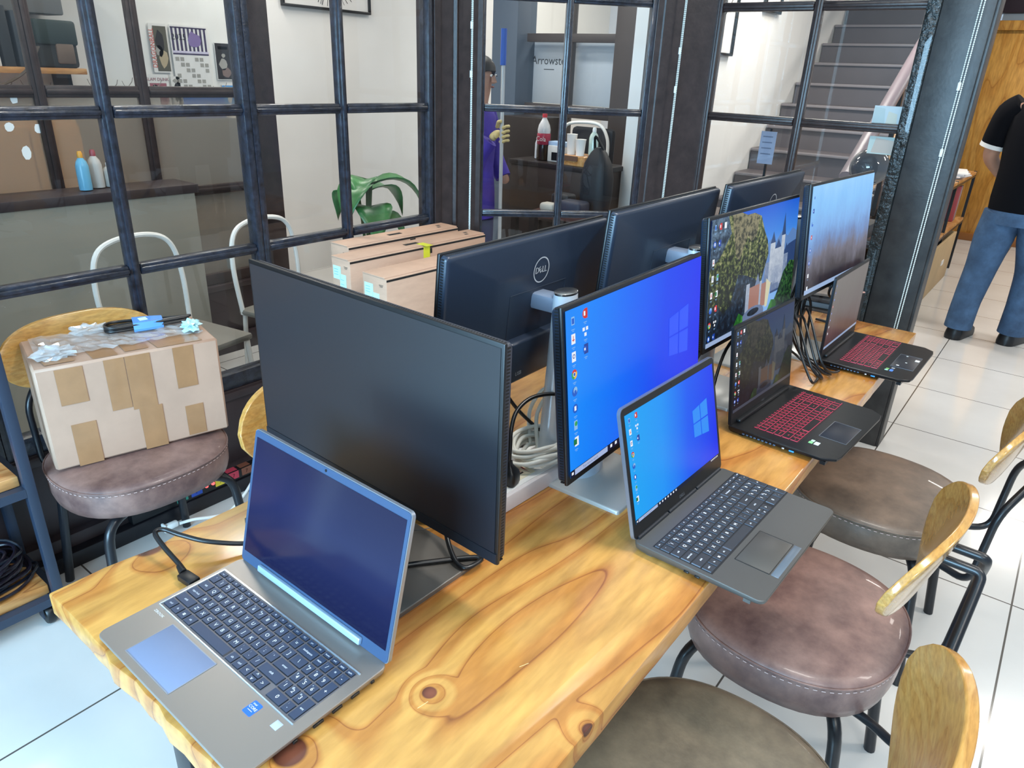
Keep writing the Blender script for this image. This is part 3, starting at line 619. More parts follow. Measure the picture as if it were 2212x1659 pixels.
def face(par, hx, hy, hz, k=1.0, hairlen=.0, hm=HAIR):
    b = B()
    for sx in (-1, 1): b.ball((hx+sx*.028*k, hy+.083*k, hz+.005), .011*k, 2, 0, (1.2, .6, .7)); b.ball((hx+sx*.028*k, hy+.090*k, hz+.005), .005*k, 1, 1)
    b.out('eyes', [WHITE, BLK], par)
    B().loft([[(hx+dx*k, hy+dy*k, hz+dz*k) for dx, dy in ((-w_, .078), (0, .078+d_), (w_, .078))] for w_, d_, dz in ((.008, .012, .005), (.012, .022, -.015), (.016, .028, -.03), (.012, .01, -.038))]).out('nose', SKIN, par)
    B().ball((hx, hy+.078*k, hz-.055*k), .02*k, 2, 0, (1.1, .4, .3)).out('mouth', mat('lips', '8a524a', .5), par)
    for sx in (-1, 1): B().ball((hx+sx*.075*k, hy, hz-.01), .02*k, 2, 0, (.4, .7, 1.2)).out('ear', SKIN, par)
    h = B(); rings = []
    for i in range(7):
        a = i/6*pi*.5; rr = .085*cos(a)*k+.003; z = hz+.03+.085*sin(a)*k
        rings.append([(hx+rr*1.0*cos(2*pi*j/18), hy-.01+rr*1.15*sin(2*pi*j/18), z-(.075+hairlen if i == 0 and sin(2*pi*j/18) < .35 else 0)) for j in range(18)])
    h.loft(rings).out('hair', hm, par)
face(ps, 0, .035, 1.50)
def glove(par, wrist, palm, grip, m, name='hand', k=1.0, axis=(0, 0, 1)):
    """palm with four fingers curled round a vertical pole and an opposing thumb"""
    wrist, palm, grip = V(wrist), V(palm), V(grip); ax = V(axis); d = (grip-palm); d.z = 0; d.normalize(); side = ax.cross(d).normalized()
    nd = {'w': (*wrist, .026*k), 'p0': (*(palm-d*.03), .028*k, .018*k), 'p1': (*(palm+d*.012), .036*k, .016*k)}; ed = [('w', 'p0'), ('p0', 'p1')]
    hand = skin(name, nd, ed, m, par, 2)
    for i in range(4):
        o_ = ax*(.033-.022*i)*k; L_ = (1, 1.08, 1.02, .85)[i]*k; rad = .0095*k
        ps_ = [palm+d*.02+o_, palm+d*.05*L_+o_+side*.006, grip+d*.026*k+o_+side*.012, grip+d*.022*k+o_+side*.034*k, grip-d*.004+o_+side*.036*k]
        skin('finger', {str(j): (*q, rad*(1-.07*j)) for j, q in enumerate(ps_)}, [(str(j), str(j+1)) for j in range(4)], m, hand, 1)
    th_ = [palm-d*.012+ax*.03*k, palm+d*.02+ax*.048*k-side*.012, grip+ax*.052*k-side*.02, grip+d*.022+ax*.056*k-side*.008]
    skin('thumb', {str(j): (*q, .0115*k*(1-.08*j)) for j, q in enumerate(th_)}, [(str(j), str(j+1)) for j in range(3)], m, hand, 1)
    return hand
mp_ = root('mop', (-2.66, 3.32, 0), 0, 'mop with white pole and blue grip held behind the diagonal window', 'mop')
B().tube([(.02, 0, .06), (0, 0, 1.60)], .011, 10).out('pole', mat('white_metal_pole', 'd5dbe0', .25, metal=.4), mp_); B().tube([(0, 0, 1.56), (0, 0, 1.74)], .0165, 12).out('grip', mat('blue_grip', '2f62c8', .4), mp_)
B().box((.02, 0, .04), (.3, .1, .07), bev=.03).out('mop_head', mat('mop_cotton', 'bdb8ae', .9, bump=(60, .8)), mp_)
glove(ps, gw, from_w((-2.695, 3.335, 1.20)), from_w((-2.66, 3.32, 1.21)), GLOVE, 'glove', 1.15)
# staircase
RISE, RUN, XL, XR = .1713, .28, -2.25, -1.16
sc_ = root('staircase', (0, 0, 0), 0, 'dark grey staircase climbing away behind the right hand window', 'stairs')
TREAD = mat('grey_stair_paint', '5c5659', .5, noise=(3, .08)); NOSE = mat('stair_nosing', '837c7e', .4)
for k in range(1, 16):
    y = 7.56-RUN*(11-k)
    s_ = B().box(((XL+XR)/2, y+.3, RISE*k/2), (XR-XL, .6, RISE*k) if k < 4 else (XR-XL, .6, RISE*k)).out('step', TREAD, sc_, smooth=0)
    B().box(((XL+XR)/2, y-.006, RISE*k-.012), (XR-XL, .03, .022), bev=.004).out('nosing', NOSE, s_)
HR = mat('mauve_handrail', '7d7076', .4)
for k in range(1, 15, 3): B().box((XR+.03, 7.56-RUN*(11-k)+.14, RISE*k+.42), (.03, .03, .86)).out('baluster', STEEL, sc_)
b = B()
y1, y2 = 7.56-RUN*10, 7.56+RUN*3.5
b.tube([(XR+.03, y1, RISE+.85), (XR+.03, y2, RISE+.85+(y2-y1)*RISE/RUN)], .045, 10); b.out('handrail', HR, sc_)
B().tube([(XR+.03, y1, RISE+.30), (XR+.03, y2, RISE+.30+(y2-y1)*RISE/RUN)], .03, 8).out('lower_rail', mat('pale_oak_rail', 'c9a98a', .4), sc_)
# things standing just behind the right hand window
cb = root('side_console', (-1.12, 3.80, 0), 0, 'dark metal framed console behind the right hand window', 'table')
B().box((0, 0, .86), (.95, .3, .03), bev=.003).out('top', mat('dark_walnut', '4b3632', .4), cb)
for sx in (-1, 1):
    for sy in (-1, 1): B().box((sx*.46, sy*.13, .42), (.025, .025, .85)).out('leg', STEEL, cb)
B().box((0, 0, .3), (.92, .28, .02)).out('shelf', DK, cb)
tag(B().box((0, 0, .032), (.16, .2, .064), bev=.004).out('dark_box', mat('lamp_plinth', '2a2a2d', .5), loc=(-.80, 3.76, .876)), 'dark box under the smoky globe lamp', 'box')
lp = root('globe_lamp', (-.80, 3.76, .94), 0, 'smoky glass globe lamp standing behind the right hand window', 'lamp')
B().lathe([(.001, 0), (.05, 0), (.05, .015), (.035, .03), (.035, .12), (.03, .16)], 18).out('stand', mat('grey_ceramic', '6a6a6c', .3), lp)
B().ball((0, 0, .245), .088, 4, 0, (1, 1, .95)).out('globe', mat('smoked_glass', '4b4a4e', .05, spec=.8), lp)
for z_, r_ in ((.12, .042), (.15, .036)): B().tube([(r_*cos(a*pi/10), r_*sin(a*pi/10), z_) for a in range(20)], .005, 6, True).out('collar', ALU, lp)
pp_ = B().box((0, 0, 0), (.105, .003, .09))
pp_.poly([(-.05, -.002, -.04), (.0, -.002, -.04), (-.01, -.002, .035), (-.05, -.002, .04)], 1).poly([(0, -.002, -.04), (.045, -.002, -.035), (.04, -.002, .015), (.005, -.002, .025)], 2)
tag(pp_.out('postcard', [mat('pale_print', 'c6ccd0', .6), mat('print_sage', 'b9c2c2', .6), mat('print_peach', 'd2cabb', .6)], loc=(-.715, 3.44+.012, 1.415), smooth=0), 'small pale picture card stuck on the right window pane by the column', 'card')
pp2 = B().box((0, 0, 0), (.11, .003, .07)).poly([(-.04, -.002, -.03), (.045, -.002, -.03), (.045, -.002, .02), (-.03, -.002, .03)], 1)
tag(pp2.out('postcard', [mat('print_mint', 'c3cac4', .6), mat('print_salmon', 'c8b4a8', .6)], loc=(-.705, 3.44+.012, 1.305), smooth=0), 'colourful picture card just under the window bar by the column', 'card')
nt_ = B().box((0, 0, 0), (.085, .004, .17))
for i in range(4): nt_.poly([(-.03, -.003, .055-i*.03), (.025, -.003, .055-i*.03), (.025, -.003, .061-i*.03), (-.03, -.003, .061-i*.03)], 1)
tag(nt_.out('notice_sheet', [mat('blue_grey_sheet', '8d97b0', .6), mat('sheet_ink', '5f6880', .6)], loc=(-1.42, 4.12, 1.20), rot=(0, 0, 0), smooth=0), 'hanging blue grey notice sheet seen through the right hand window', 'sheet')
nh = root('notice_stand', (-1.42, 4.15, 0), 0, 'thin dark stand carrying the blue grey notice sheet', 'stand')
B().box((0, 0, .65), (.012, .012, 1.3)).out('rod', STEEL, nh); B().lathe([(.001, 0), (.11, 0), (.11, .012), (.001, .015)], 18).out('base_plate', STEEL, nh)
for i in range(9):
    d_ = (random.uniform(.16, .26), random.uniform(.14, .2), random.uniform(.012, .03))
    c_ = ['6b5a52', '8ea3b5', '3a3233', '7d6b60', 'a9b4bd', '50423d', '6f7f90', '453a38', '8b7a70'][i]
    tag(B().box((0, 0, d_[2]/2), d_, bev=.003).out('magazine', mat('mag_'+c_, c_, .5), loc=(-.86+random.uniform(-.02, .02), 3.80, .31+.0305*i), rot=(0, 0, random.uniform(-.3, .3))), 'magazine %s in the stack on the lower shelf of the dark console' % ['lowest', 'second from the bottom', 'third from the bottom', 'fourth from the bottom', 'middle', 'fourth from the top', 'third from the top', 'second from the top', 'topmost'][i], 'magazine', 'magazines on the console shelf')
for (y, z, hh, lb) in ((5.25, 1.95, .5, 'black framed drawing on the stair wall nearest the post'), (6.1, 2.28, .5, 'black framed drawing high on the stair wall by the steps')):
    t = root('framed_print', (-2.255, y, z), 0, lb, 'picture')
    fb = B()
    for (cy, cz, dy, dz) in ((0, -hh/2, .34, .018), (0, hh/2, .34, .018), (-.165, 0, .018, hh), (.165, 0, .018, hh)): fb.box((.012, cy, cz), (.03, dy, dz), bev=.003)
    fb.out('frame', BLK, t); B().box((.004, 0, 0), (.006, .32, hh)).tube([(.009, -.1, -.1), (.009, .1, .12)], .003, 4, m=1).out('drawing', [PAP, INK], t)
# ------------------------------------------------------------------ corridor on the right
wallbox('wall_end', (.6, 9.55, CEIL/2), (3.4, .1, CEIL), WALLW)
pd = root('plywood_panel', (.1, 9.47, 0), 0, 'tall varnished plywood panel at the end of the corridor', 'panel')
b = B().box((0, 0, 1.06), (2.6, .05, 2.12), bev=.004); b.out('panel', PLY, pd)
B().box((0, -.03, 2.15), (2.6, .09, .09), bev=.006).out('top_rail', PLY, pd); B().box((0, -.03, .04), (2.6, .07, .08), bev=.004).out('skirting', mat('red_brown_skirting', '8d5a2c', .4), pd)
kn = B()
for x, z, r_ in ((-.62, 1.55, .016), (-.42, 1.62, .03), (-.4, 1.5, .02), (-.80, .82, .02)):
    kn.poly([(x+r_*cos(a*pi/6)*1.3, -.0262, z+r_*sin(a*pi/6)) for a in range(12)])
kn.out('knot', mat('knot_brown', '6b3c1c', .5), pd, smooth=0)
hd = root('boxed_lintel', (.1, 9.40, 2.42), 0, 'dark plum boxed lintel above the plywood panel', 'panel')
B().box((0, .05, .05), (2.6, .18, .42), bev=.004).out('box', mat('plum_black', '2b1c22', .5), hd); B().box((0, -.045, .03), (2.6, .02, .015)).out('moulding', mat('plum_moulding', '8c7a80', .4), hd); B().box((-1.12, -.05, .17), (.16, .01, .18)).out('label_card', PAP, hd)
su = root('shelf_unit', (-.92, 6.7, 0), 0, 'open black steel shelf unit with oak boards behind the column', 'shelf')
for z, c_ in ((.86, PINEX), (.46, PINEX)): B().box((0, 0, z), (.32, 2.1, .03), bev=.003).out('board', c_, su)
for sx in (-1, 1):
    for sy in (-1.03, 0, 1.03): B().box((sx*.15, sy, .44), (.022, .022, .88)).out('post', STEEL, su)
    B().box((sx*.15, 0, .84), (.02, 2.08, .02)).box((sx*.15, 0, .44), (.02, 2.08, .02)).out('rail', STEEL, su)
for i in range(4):
    tag(B().box((0, 0, .006), (.26-.01*i, .42, .012), bev=.002).out('paper_stack', mat('paper_%d' % i, ['cfcfd0', 'e6e4e2', 'b9bcc2', 'efedea'][i], .7), loc=(-.90+.01*i, 7.05, .876+.0125*i), rot=(0, 0, .1*i-.15)), '%s stack of papers on top of the shelf unit' % ['lowest grey', 'second cream', 'third blue grey', 'topmost white'][i], 'papers', 'papers on the shelf unit')
for i, (c_, d_, y, lb) in enumerate((('3a3a40', (.16, .24, .16), 6.6, 'dark grey bag on the middle board of the shelf unit'), ('8a3a44', (.12, .2, .07), 6.2, 'dark red case on the middle board of the shelf unit'), ('3f6248', (.09, .09, .2), 6.95, 'green jar on the middle board of the shelf unit'))):
    tag(B().box((0, 0, d_[2]/2), d_, bev=.02, seg=3).out('storage_item', mat('item_'+c_, c_, .5), loc=(-.88, y, .476)), lb, 'container')
for i in range(4): tag(B().box((0, 0, .15), (.2, .028, .3), bev=.003).out('book', mat('vbook%d' % i, ['b04a50', '44405c', 'b7a99a', '6f3f5c'][i], .5), loc=(-.90, 7.35+i*.034, .476)), '%s upright book under the paper stack on the shelf unit' % ['red', 'dark blue', 'beige', 'plum'][i], 'book', 'books on the shelf unit')
wc = root('wooden_crate', (-.90, 6.6, 0), 0, 'pale plywood storage box under the shelf unit', 'box')
B().box((.15, 0, .2), (.02, 1.5, .4), bev=.003).box((-.15, 0, .2), (.02, 1.5, .4)).box((0, .74, .2), (.3, .02, .4)).box((0, -.74, .2), (.3, .02, .4)).box((0, 0, .03), (.3, 1.48, .02)).out('crate', mat('pale_ply', 'b59b74', .6, noise=(3, .12)), wc); B().box((.162, .3, .2), (.006, .1, .04)).out('label', PAP, wc)
# office chair base peeking behind the legs
ob = root('swivel_chair', (.28, 7.1, 0), R(20), 'black swivel chair on castors behind the person in jeans', 'chair')
B().box((0, 0, .48), (.5, .48, .08), bev=.03, seg=3).out('seat', mat('brown_pad', '7b5f4d', .6), ob); B().box((0, .24, .82), (.46, .06, .5), bev=.03, seg=3).out('backrest', BLK, ob); B().tube([(0, 0, .45), (0, 0, .1)], .03, 10).out('column', STEEL, ob)
for k in range(5):
    a = k*2*pi/5; l_ = B().tube([(0, 0, .13), (.3*cos(a), .3*sin(a), .075)], .022, 8).out('foot', BLK, ob); B().lathe([(.001, -.02), (.028, -.02), (.028, .02), (.001, .02)], 14, (.3*cos(a), .3*sin(a), .03), rot=euler(rx=pi/2)).out('castor', BLK, l_)
# person in black polo and jeans, seen from behind
pm = root('person', (-.235, 5.46, 0), R(-14), 'person in black polo shirt and blue jeans standing in the corridor, seen from behind', 'person')
NM = {'pel': (0, 0, .96, .155, .115), 'ab': (0, .0, 1.10, .15, .12), 'ch': (0, 0, 1.32, .175, .125), 'nk': (0, .0, 1.52, .058), 'hd0': (0, .03, 1.59, .068, .075), 'hd': (0, .04, 1.67, .075, .09), 'ht': (0, .03, 1.755, .055, .065),
      'lh': (-.105, 0, .86, .098), 'lk': (-.13, -.01, .50, .068), 'la': (-.15, -.04, .09, .045), 'lt': (-.155, .11, .04, .038), 'rh': (.105, .02, .86, .098), 'rk': (.12, .12, .50, .068), 'ra': (.11, .14, .09, .045), 'rt': (.13, .28, .04, .038),
      'ls': (-.205, 0, 1.44, .07), 'le': (-.285, .02, 1.16, .048), 'lw': (-.235, .20, 1.03, .034), 'rs': (.205, 0, 1.44, .07), 're': (.285, .02, 1.16, .048), 'rw': (.22, .2, 1.03, .034)}
skin('body', NM, E_, SKIN, pm)
POLO = mat('black_polo_knit', '08090f', .9, spec=.15); JEAN = mat('blue_denim', '36506f', .8, noise=(9, .3, '4a6a8e'), bump=(120, .3)); SHOE = mat('black_shoe', '121317', .4)
B().loft([ell(0, .01, .86, .195, .15), ell(0, .01, .93, .20, .155), ell(0, 0, 1.10, .195, .155), ell(0, 0, 1.28, .215, .15), ell(0, 0, 1.40, .225, .14), ell(0, 0, 1.465, .19, .11), ell(0, .0, 1.505, .11, .085), ell(0, .005, 1.53, .072, .07), ell(0, .005, 1.555, .068, .066)]).out('polo_shirt', POLO, pm, smooth=80)
for sx in (-1, 1):
    sl = limb([(sx*.165, 0, 1.455), (sx*.215, .0, 1.41), (sx*.25, .01, 1.31), (sx*.268, .016, 1.225)], [.085, .092, .084, .078]).out('sleeve', POLO, pm, smooth=80)
    B().tube([(sx*.267, .0155, 1.236), (sx*.2725, .017, 1.212)], .0805, 20).out('sleeve_band', WHITE, sl)
jb = B().loft([ell(0, .01, .78, .185, .145), ell(0, .01, .86, .19, .15), ell(0, .01, .97, .175, .135)]); jo = jb.out('jeans', JEAN, pm, smooth=80)
limb([(-.095, 0, .84), (-.115, 0, .68), (-.13, -.01, .48), (-.145, -.035, .26), (-.15, -.04, .075)], [.115, .112, .092, .082, .082]).out('trouser_leg', JEAN, jo, smooth=80)
limb([(.095, .02, .84), (.11, .07, .68), (.12, .115, .48), (.115, .135, .26), (.11, .14, .075)], [.115, .112, .092, .082, .082]).out('trouser_leg', JEAN, jo, smooth=80)
for (x, y, yr) in ((-.152, .03, R(0)), (.115, .21, R(-8))):
    sh_ = B().loft([[(px*k, py*ky+oy, z) for px, py in rrect(.105, .29, .05, 5)] for z, k, ky, oy in ((0, 1, 1, 0), (.022, 1.03, 1.02, 0), (.05, .98, .97, 0), (.075, .86, .78, -.02), (.1, .74, .5, -.06), (.13, .7, .42, -.075))]).out('shoe', SHOE, pm, loc=(x, y, 0), rot=(0, 0, yr))
face(pm, 0, .04, 1.67, 1.05)
for sx in (-1, 1):
    wx = V((sx*.23, .21, 1.03)); glove(pm, wx, wx+V((-sx*.02, .06, -.01)), wx+V((-sx*.05, .10, -.01)), SKIN, 'hand', 1.0)
# ------------------------------------------------------------------ table
TX, TY, TW, TL, TZ = -1.1034, .2731, .7935, 2.466, .75
tb = root('work_table', (TX, TY, 0), 0, 'long varnished pine work table carrying the laptops and monitors', 'table')
b = B(); out_ = []
rnd = random.Random(5)
n = 26
for i in range(n+1): out_.append((TW*i/n, (0 if i in (0, n) else rnd.uniform(-.003, .004))-.004*sin(pi*i/n)))
for i in range(1, 60): out_.append((TW+rnd.uniform(-.0006, .0006), TL*i/60))
out_ += [(TW, TL), (0, TL)]
for i in range(59, 0, -1):
    y = TL*i/60; k = .012*math.exp(-((y-.155)/.035)**2); out_.append((k+rnd.uniform(-.0006, .0006), y))
b.prism(out_, TZ-.040, TZ, bev=.004, m=0)
top = b.out('tabletop', PINE, tb, smooth=30, norm=True)
fr = B()
for (cx, cy, dx, dy) in ((TW/2, .06, TW-.1, .04), (TW/2, TL-.06, TW-.1, .04), (.06, TL/2, .04, TL-.1), (TW-.06, TL/2, .04, TL-.1)): fr.box((cx, cy, TZ-.06), (dx, dy, .04), bev=.003)
fr.out('apron_frame', STEEL, tb)
for cx in (.27, TW-.27):
    for cy in (.065, TL-.065): B().box((cx, cy, (TZ-.04)/2), (.05, .05, TZ-.04), bev=.003).out('leg', STEEL, tb)

# ------------------------------------------------------------------ chairs
def chair(name, loc, rz, seat_m, label, group, bo_=0.0):
    t = root(name, (loc[0], loc[1], 0), rz, label, 'chair', group)
    def outline(k, z, n=48):
        o = []
        for i in range(n):
            a = 2*pi*i/n; ca, sa = cos(a), sin(a); e = 2.5
            rr = 1/((abs(ca)/.235)**e+(abs(sa)/(.225 if sa > 0 else .215))**e)**(1/e)
            o.append((rr*k*ca*(1-.06*max(0, -sa)), rr*k*sa, z))
        return o
    s = B().loft([outline(.90, .378), outline(.975, .386), outline(1.0, .410), outline(1.0, .455), outline(.995, .462), outline(1.005, .464), outline(.995, .468), outline(.97, .474), outline(.9, .478), outline(.6, .484), outline(.2, .486)])
    so = s.out('seat', seat_m, t, smooth=60)
    B().tube(outline(1.006, .4665, 96), .0022, 6, True).out('piping', seat_m, so)
    st = B(); q = outline(1.004, .4575, 200)
    for i in range(0, 200, 2): st.tube([q[i], q[(i+1) % 200]], .0011, 4)
    st.out('stitching', THREAD, so)
    # curved veneer backrest with pointed ends
    F, Bk = [], []; ns, nt_ = 26, 9; hw = .228
    for i in range(ns+1):
        sx = -hw+2*hw*i/ns; u = abs(sx)/hw; hh = .094*max(.03, (1-u**3.0))**.5
        rf, rb = [], []
        for j in range(nt_+1):
            v = -1+2*j/nt_; z = .728+hh*v; y = -.262+bo_+.80*sx*sx-(z-.728)*.28
            th = .0105*(1-.25*abs(v)**6)*(1-.2*u**6); rf.append((sx, y+th, z)); rb.append((sx, y-th, z))
        F.append(rf); Bk.append(rb)
    bb = B(); f_ = [[bb.bm.verts.new(V(p)) for p in r_] for r_ in F]; k_ = [[bb.bm.verts.new(V(p)) for p in r_] for r_ in Bk]
    for i in range(ns):
        for j in range(nt_):
            bb._f([f_[i][j], f_[i+1][j], f_[i+1][j+1], f_[i][j+1]]); bb._f([k_[i][j], k_[i][j+1], k_[i+1][j+1], k_[i+1][j]])
        for j in (0, nt_): bb._f([f_[i][j], k_[i][j], k_[i+1][j], f_[i+1][j]])
    for i in (0, ns):
        for j in range(nt_): bb._f([f_[i][j], f_[i][j+1], k_[i][j+1], k_[i][j]])
    bo = bb.out('backrest', OAK, t, smooth=50)
    md = bo.modifiers.new('round', 'BEVEL'); md.width = .005; md.segments = 3; md.limit_method = 'ANGLE'; md.angle_limit = R(40)
    for sx in (-1, 1):
        B().tube(fillet([(sx*.06, .12, .372), (sx*.185, .17, .370), (sx*.215, .20, 0)], .07), .0135, 10).out('leg', STEEL, t)
        B().tube(fillet([(sx*.06, -.08, .372), (sx*.17, -.155, .370), (sx*.195, -.20, 0)], .07), .0135, 10).out('leg', STEEL, t)
        B().tube(fillet([(sx*.11, -.08, .376), (sx*.12, -.20, .370), (sx*.165, -.275, .375), (sx*.165, -.285, .585), (sx*.045, -.335+bo_, .705), (sx*.028, -.335+bo_, .728), (sx*.028, -.272+bo_, .728)], .045), .0095, 10).out('back_support', STEEL, t)
    for sx in (-1, 1): B().lathe([(.001, 0), (.009, 0), (.008, .004), (.001, .005)], 12, (sx*.028, -.2745+bo_, .728), rot=euler(rx=pi/2)).out('bolt', SILV, t)
    return t
RC = 'chairs along the right side of the table'
chair('dining_chair', (-.21, .835), R(92), LEA_G, 'chair with olive brown seat nearest the camera, at the bottom edge', RC)
chair('dining_chair', (-.235, 1.41), R(88), LEA_B, 'chair with reddish brown seat under the silver grey laptop', RC, .045)
chair('dining_chair', (-.215, 2.08), R(88), LEA_T, 'chair with taupe seat under the nearer black laptop', RC, -.015)
LC = 'chairs along the left side of the table'
chair('dining_chair', (-1.98, .80), R(-90), LEA_B, 'chair with reddish brown seat carrying the taped cardboard box', LC)
chair('dining_chair', (-1.135, 1.0), R(-90), LEA_B, 'chair whose oak backrest shows behind the nearest laptop and large black monitor', LC)

# ------------------------------------------------------------------ the taped cardboard box and what lies on it
bx = root('taped_box', (-2.045, .836, .489), R(-13.5), 'large cardboard box covered in packing tape, standing on the chair seat', 'box')
bw, bd, bhh = .462, .26, .295      # along y, along x, height
skew = B()
def bp(u, v, z): return (-bd/2+bd*u, -bw/2+bw*v, z)
skew.loft([[bp(u, v, z) for u, v in ((0, 0), (1, 0), (1, .33), (1, .66), (1, 1), (0, 1))] for z in (0, .1, .2, bhh)])
bob = skew.out('carton', CARDP, bx, smooth=20)
bob.modifiers.new('bev', 'BEVEL').width = .006
FX = bd/2+.0006
def strip(name, pts, m): 
    q = B(); q.poly(pts); o = q.out(name, m, bx, smooth=0); md = o.modifiers.new('s', 'SOLIDIFY'); md.thickness = .0012; md.offset = 0; return o
def vs_(y0, y1, z0, z1, dx=.0006): strip('tape', [(FX+dx*.9, y0, z0), (FX+dx*.9, y1, z0), (FX+dx*.9, y1, z1), (FX+dx*.9, y0, z1)], CARDT)
for a in ((-.175, -.115, .0, .125), (-.185, -.12, .185, .287), (-.07, -.02, .14, .29), (-.005, .055, .0, .13), (-.018, .045, .13, .29), (.115, .165, .01, .105), (.105, .16, .165, .29)): vs_(*a)
for k_, (x0, x1, y0, y1) in enumerate(((-.12, -.02, -.2, .20), (.01, .12, -.10, -.03), (.03, .125, .06, .19), (-.11, .11, -.02, .05), (-.1, .1, .10, .15), (.04, .11, -.21, -.13))):
    strip('tape', [(x0, y0, bhh+.0014+.0003*k_), (x1, y0+.01, bhh+.0014+.0003*k_), (x1, y1, bhh+.0014+.0003*k_), (x0, y1-.01, bhh+.0014+.0003*k_)], CARDT)
WRAP = mat('clear_plastic_wrap', 'd8dde0', .08, trans=.0, spec=.8, coat=1); WRAP.node_tree.nodes['Principled BSDF'].inputs['Alpha'].default_value = .35
def crumple(name, c, r, sc, m, par, seed, k=.45):
    b = B(); b.ball((0, 0, 0), r, 3, 0, sc); rg = random.Random(seed)
    for v in b.bm.verts: v.co *= 1+rg.uniform(-k, k)
    return b.out(name, m, par, loc=c, smooth=0)
w_ = B(); rg = random.Random(11); gx, gy = 10, 26; gr = []
for i in range(gx+1): gr.append([w_.bm.verts.new((-.115+.19*i/gx, -.21+.42*j/gy, bhh+.004+rg.uniform(0, .008))) for j in range(gy+1)])
for i in range(gx):
    for j in range(gy): w_._f([gr[i][j], gr[i+1][j], gr[i+1][j+1], gr[i][j+1]])
w_.out('plastic_wrap', WRAP, bx, smooth=0)
crumple('wrap_lump', (.06, -.17, bhh+.014), .02, (1.6, 2.2, .8), WRAP, bx, 3); crumple('wrap_lump', (-.10, -.06, bhh+.014), .018, (1.2, 2.4, .8), WRAP, bx, 4)
cbun = root('cable_bundle', (-2.075, .925, .792), R(-22), 'coiled black cable bound with light blue tape on the taped box', 'cable')
for k in range(4):
    rr = .032-.004*(k % 2); z = .006+.006*(k//2)+.002*k
    B().tube(smooth_path([(-rr, -.075, z), (-rr*.3, -.10, z+.002), (rr*.6, -.10, z), (rr, -.075, z+.002), (rr*.8, 0, z+.004), (rr*.35, .09, z+.004), (-.002, .115+.004*k, z+.003), (-rr*.45, .09, z), (-rr*.85, 0, z)], 6, True), .0042, 8, True).out('cable', BLKC, cbun)
tp = B(); tp.loft([[(x, y, z) for x, z in ((-.034*k, .001), (.034*k, .001), (.036*k, .008), (.030*k, .026), (-.030*k, .026), (-.036*k, .008))] for y, k in ((-.03, 1.02), (.0, .95), (.03, .8), (.05, .62))], cap=False)
tp.out('tape_band', mat('light_blue_tape', '5d95e0', .35), cbun, smooth=20); B().box((0, -.002, .0275), (.026, .022, .001), euler(rz=.2)).out('label', mat('pale_cyan_label', 'cdeaf2', .5), cbun)
cr_ = crumple('plastic_scrap', (-1.968, 1.01, .802), .02, (1.4, 1.3, .9), mat('ice_blue_plastic', 'b3dfe8', .2, coat=.6), None, 9, .4); tag(cr_, 'crumpled ice blue plastic scrap on the right end of the taped box', 'plastic')

# ------------------------------------------------------------------ three monitor cartons by the window, on a low bench
bn = root('low_bench', (-2.04, 2.06, 0), 0, 'low dark bench under the cardboard monitor cartons', 'bench')
B().box((0, 0, .435), (.50, .84, .03), bev=.004).out('top', DARKW, bn)
for sx in (-1, 1):
    for sy in (-1, 1): B().box((sx*.21, sy*.38, .21), (.04, .04, .42)).out('leg', DARKW, bn)
CY = mat('pale_cyan_sticker', 'bfe3e0', .6); YEL = mat('yellow_sticker', 'd9d637', .5); SEAM = mat('dark_gap', '15110e', .8)
def carton(x0, x1, y0, y1, z1, label, stick, yel=None, hand=False):
    t = root('monitor_carton', ((x0+x1)/2, (y0+y1)/2, .45), R(-2), label, 'box', 'cardboard monitor cartons'); dx, dy, hh = x1-x0, y1-y0, z1-.45
    b = B().box((0, 0, hh/2), (dx, dy, hh), bev=.004)
    b.out('carton', CARD, t)
    B().box((-.004, 0, hh+.002), (dx-.012, dy+.002, .004), bev=.001).out('lid_flap', CARD, t)
    B().box((dx/2+.0005, 0, hh-.007), (.002, dy-.002, .007)).out('flap_gap', SEAM, t)
    tx = B(); rm = M(((1, 0, 0), (0, 0, -1), (0, 1, 0)))
    for i in range(3): tx.box((dx*.28, -dy/2-.0006, hh-.026-.0035*i), (.022-.004*i, .001, .0012))
    for i, (px, wd) in enumerate(((-.012, .02), (.014, .018))): tx.box((px, dy/2-.06-.02*i, hh+.0045), (.012, wd, .0006))
    tx.out('print', mat('box_print', '4a4038', .8), t, smooth=0)
    for i, (u, v, w_, h_) in enumerate(stick):
        s_ = B().box((u, -dy/2-.0012, hh-v), (w_, .0012, h_))
        for j in range(3): s_.box((u-w_*.1, -dy/2-.002, hh-v+h_*.25-h_*.2*j), (w_*.55, .0006, .002), m=1)
        s_.out('sticker', [CY, mat('sticker_teal', '6fa9ae', .6)], t, smooth=0)
    if yel: B().box((dx/2-.01, -dy/2+dy*yel, hh+.0048), (.06, .035, .001)).box((dx/2+.0014, -dy/2+dy*yel, hh-.03), (.001, .035, .06)).out('yellow_sticker', YEL, t, smooth=0)
    if hand: B().box((0, -.02, hh+.0045), (.02, .07, .001)).box((dx/2+.001, .03, hh-.022), (.001, .03, .02)).out('hand_hole', SEAM, t, smooth=0)
    return t
carton(-2.285, -2.170, 1.795, 2.41, .878, 'cardboard monitor carton standing against the window, the farthest of the three', [(.03, .052, .03, .03)], None, True)
carton(-2.130, -2.020, 1.675, 2.42, .87, 'middle cardboard monitor carton with yellow sticker on its edge', [(-.022, .055, .044, .05), (.012, .10, .036, .085)], .52, True)
carton(-1.925, -1.795, 1.645, 2.27, .853, 'nearest cardboard monitor carton, behind the black monitor corner', [(-.03, .055, .046, .05), (.008, .105, .036, .09)])

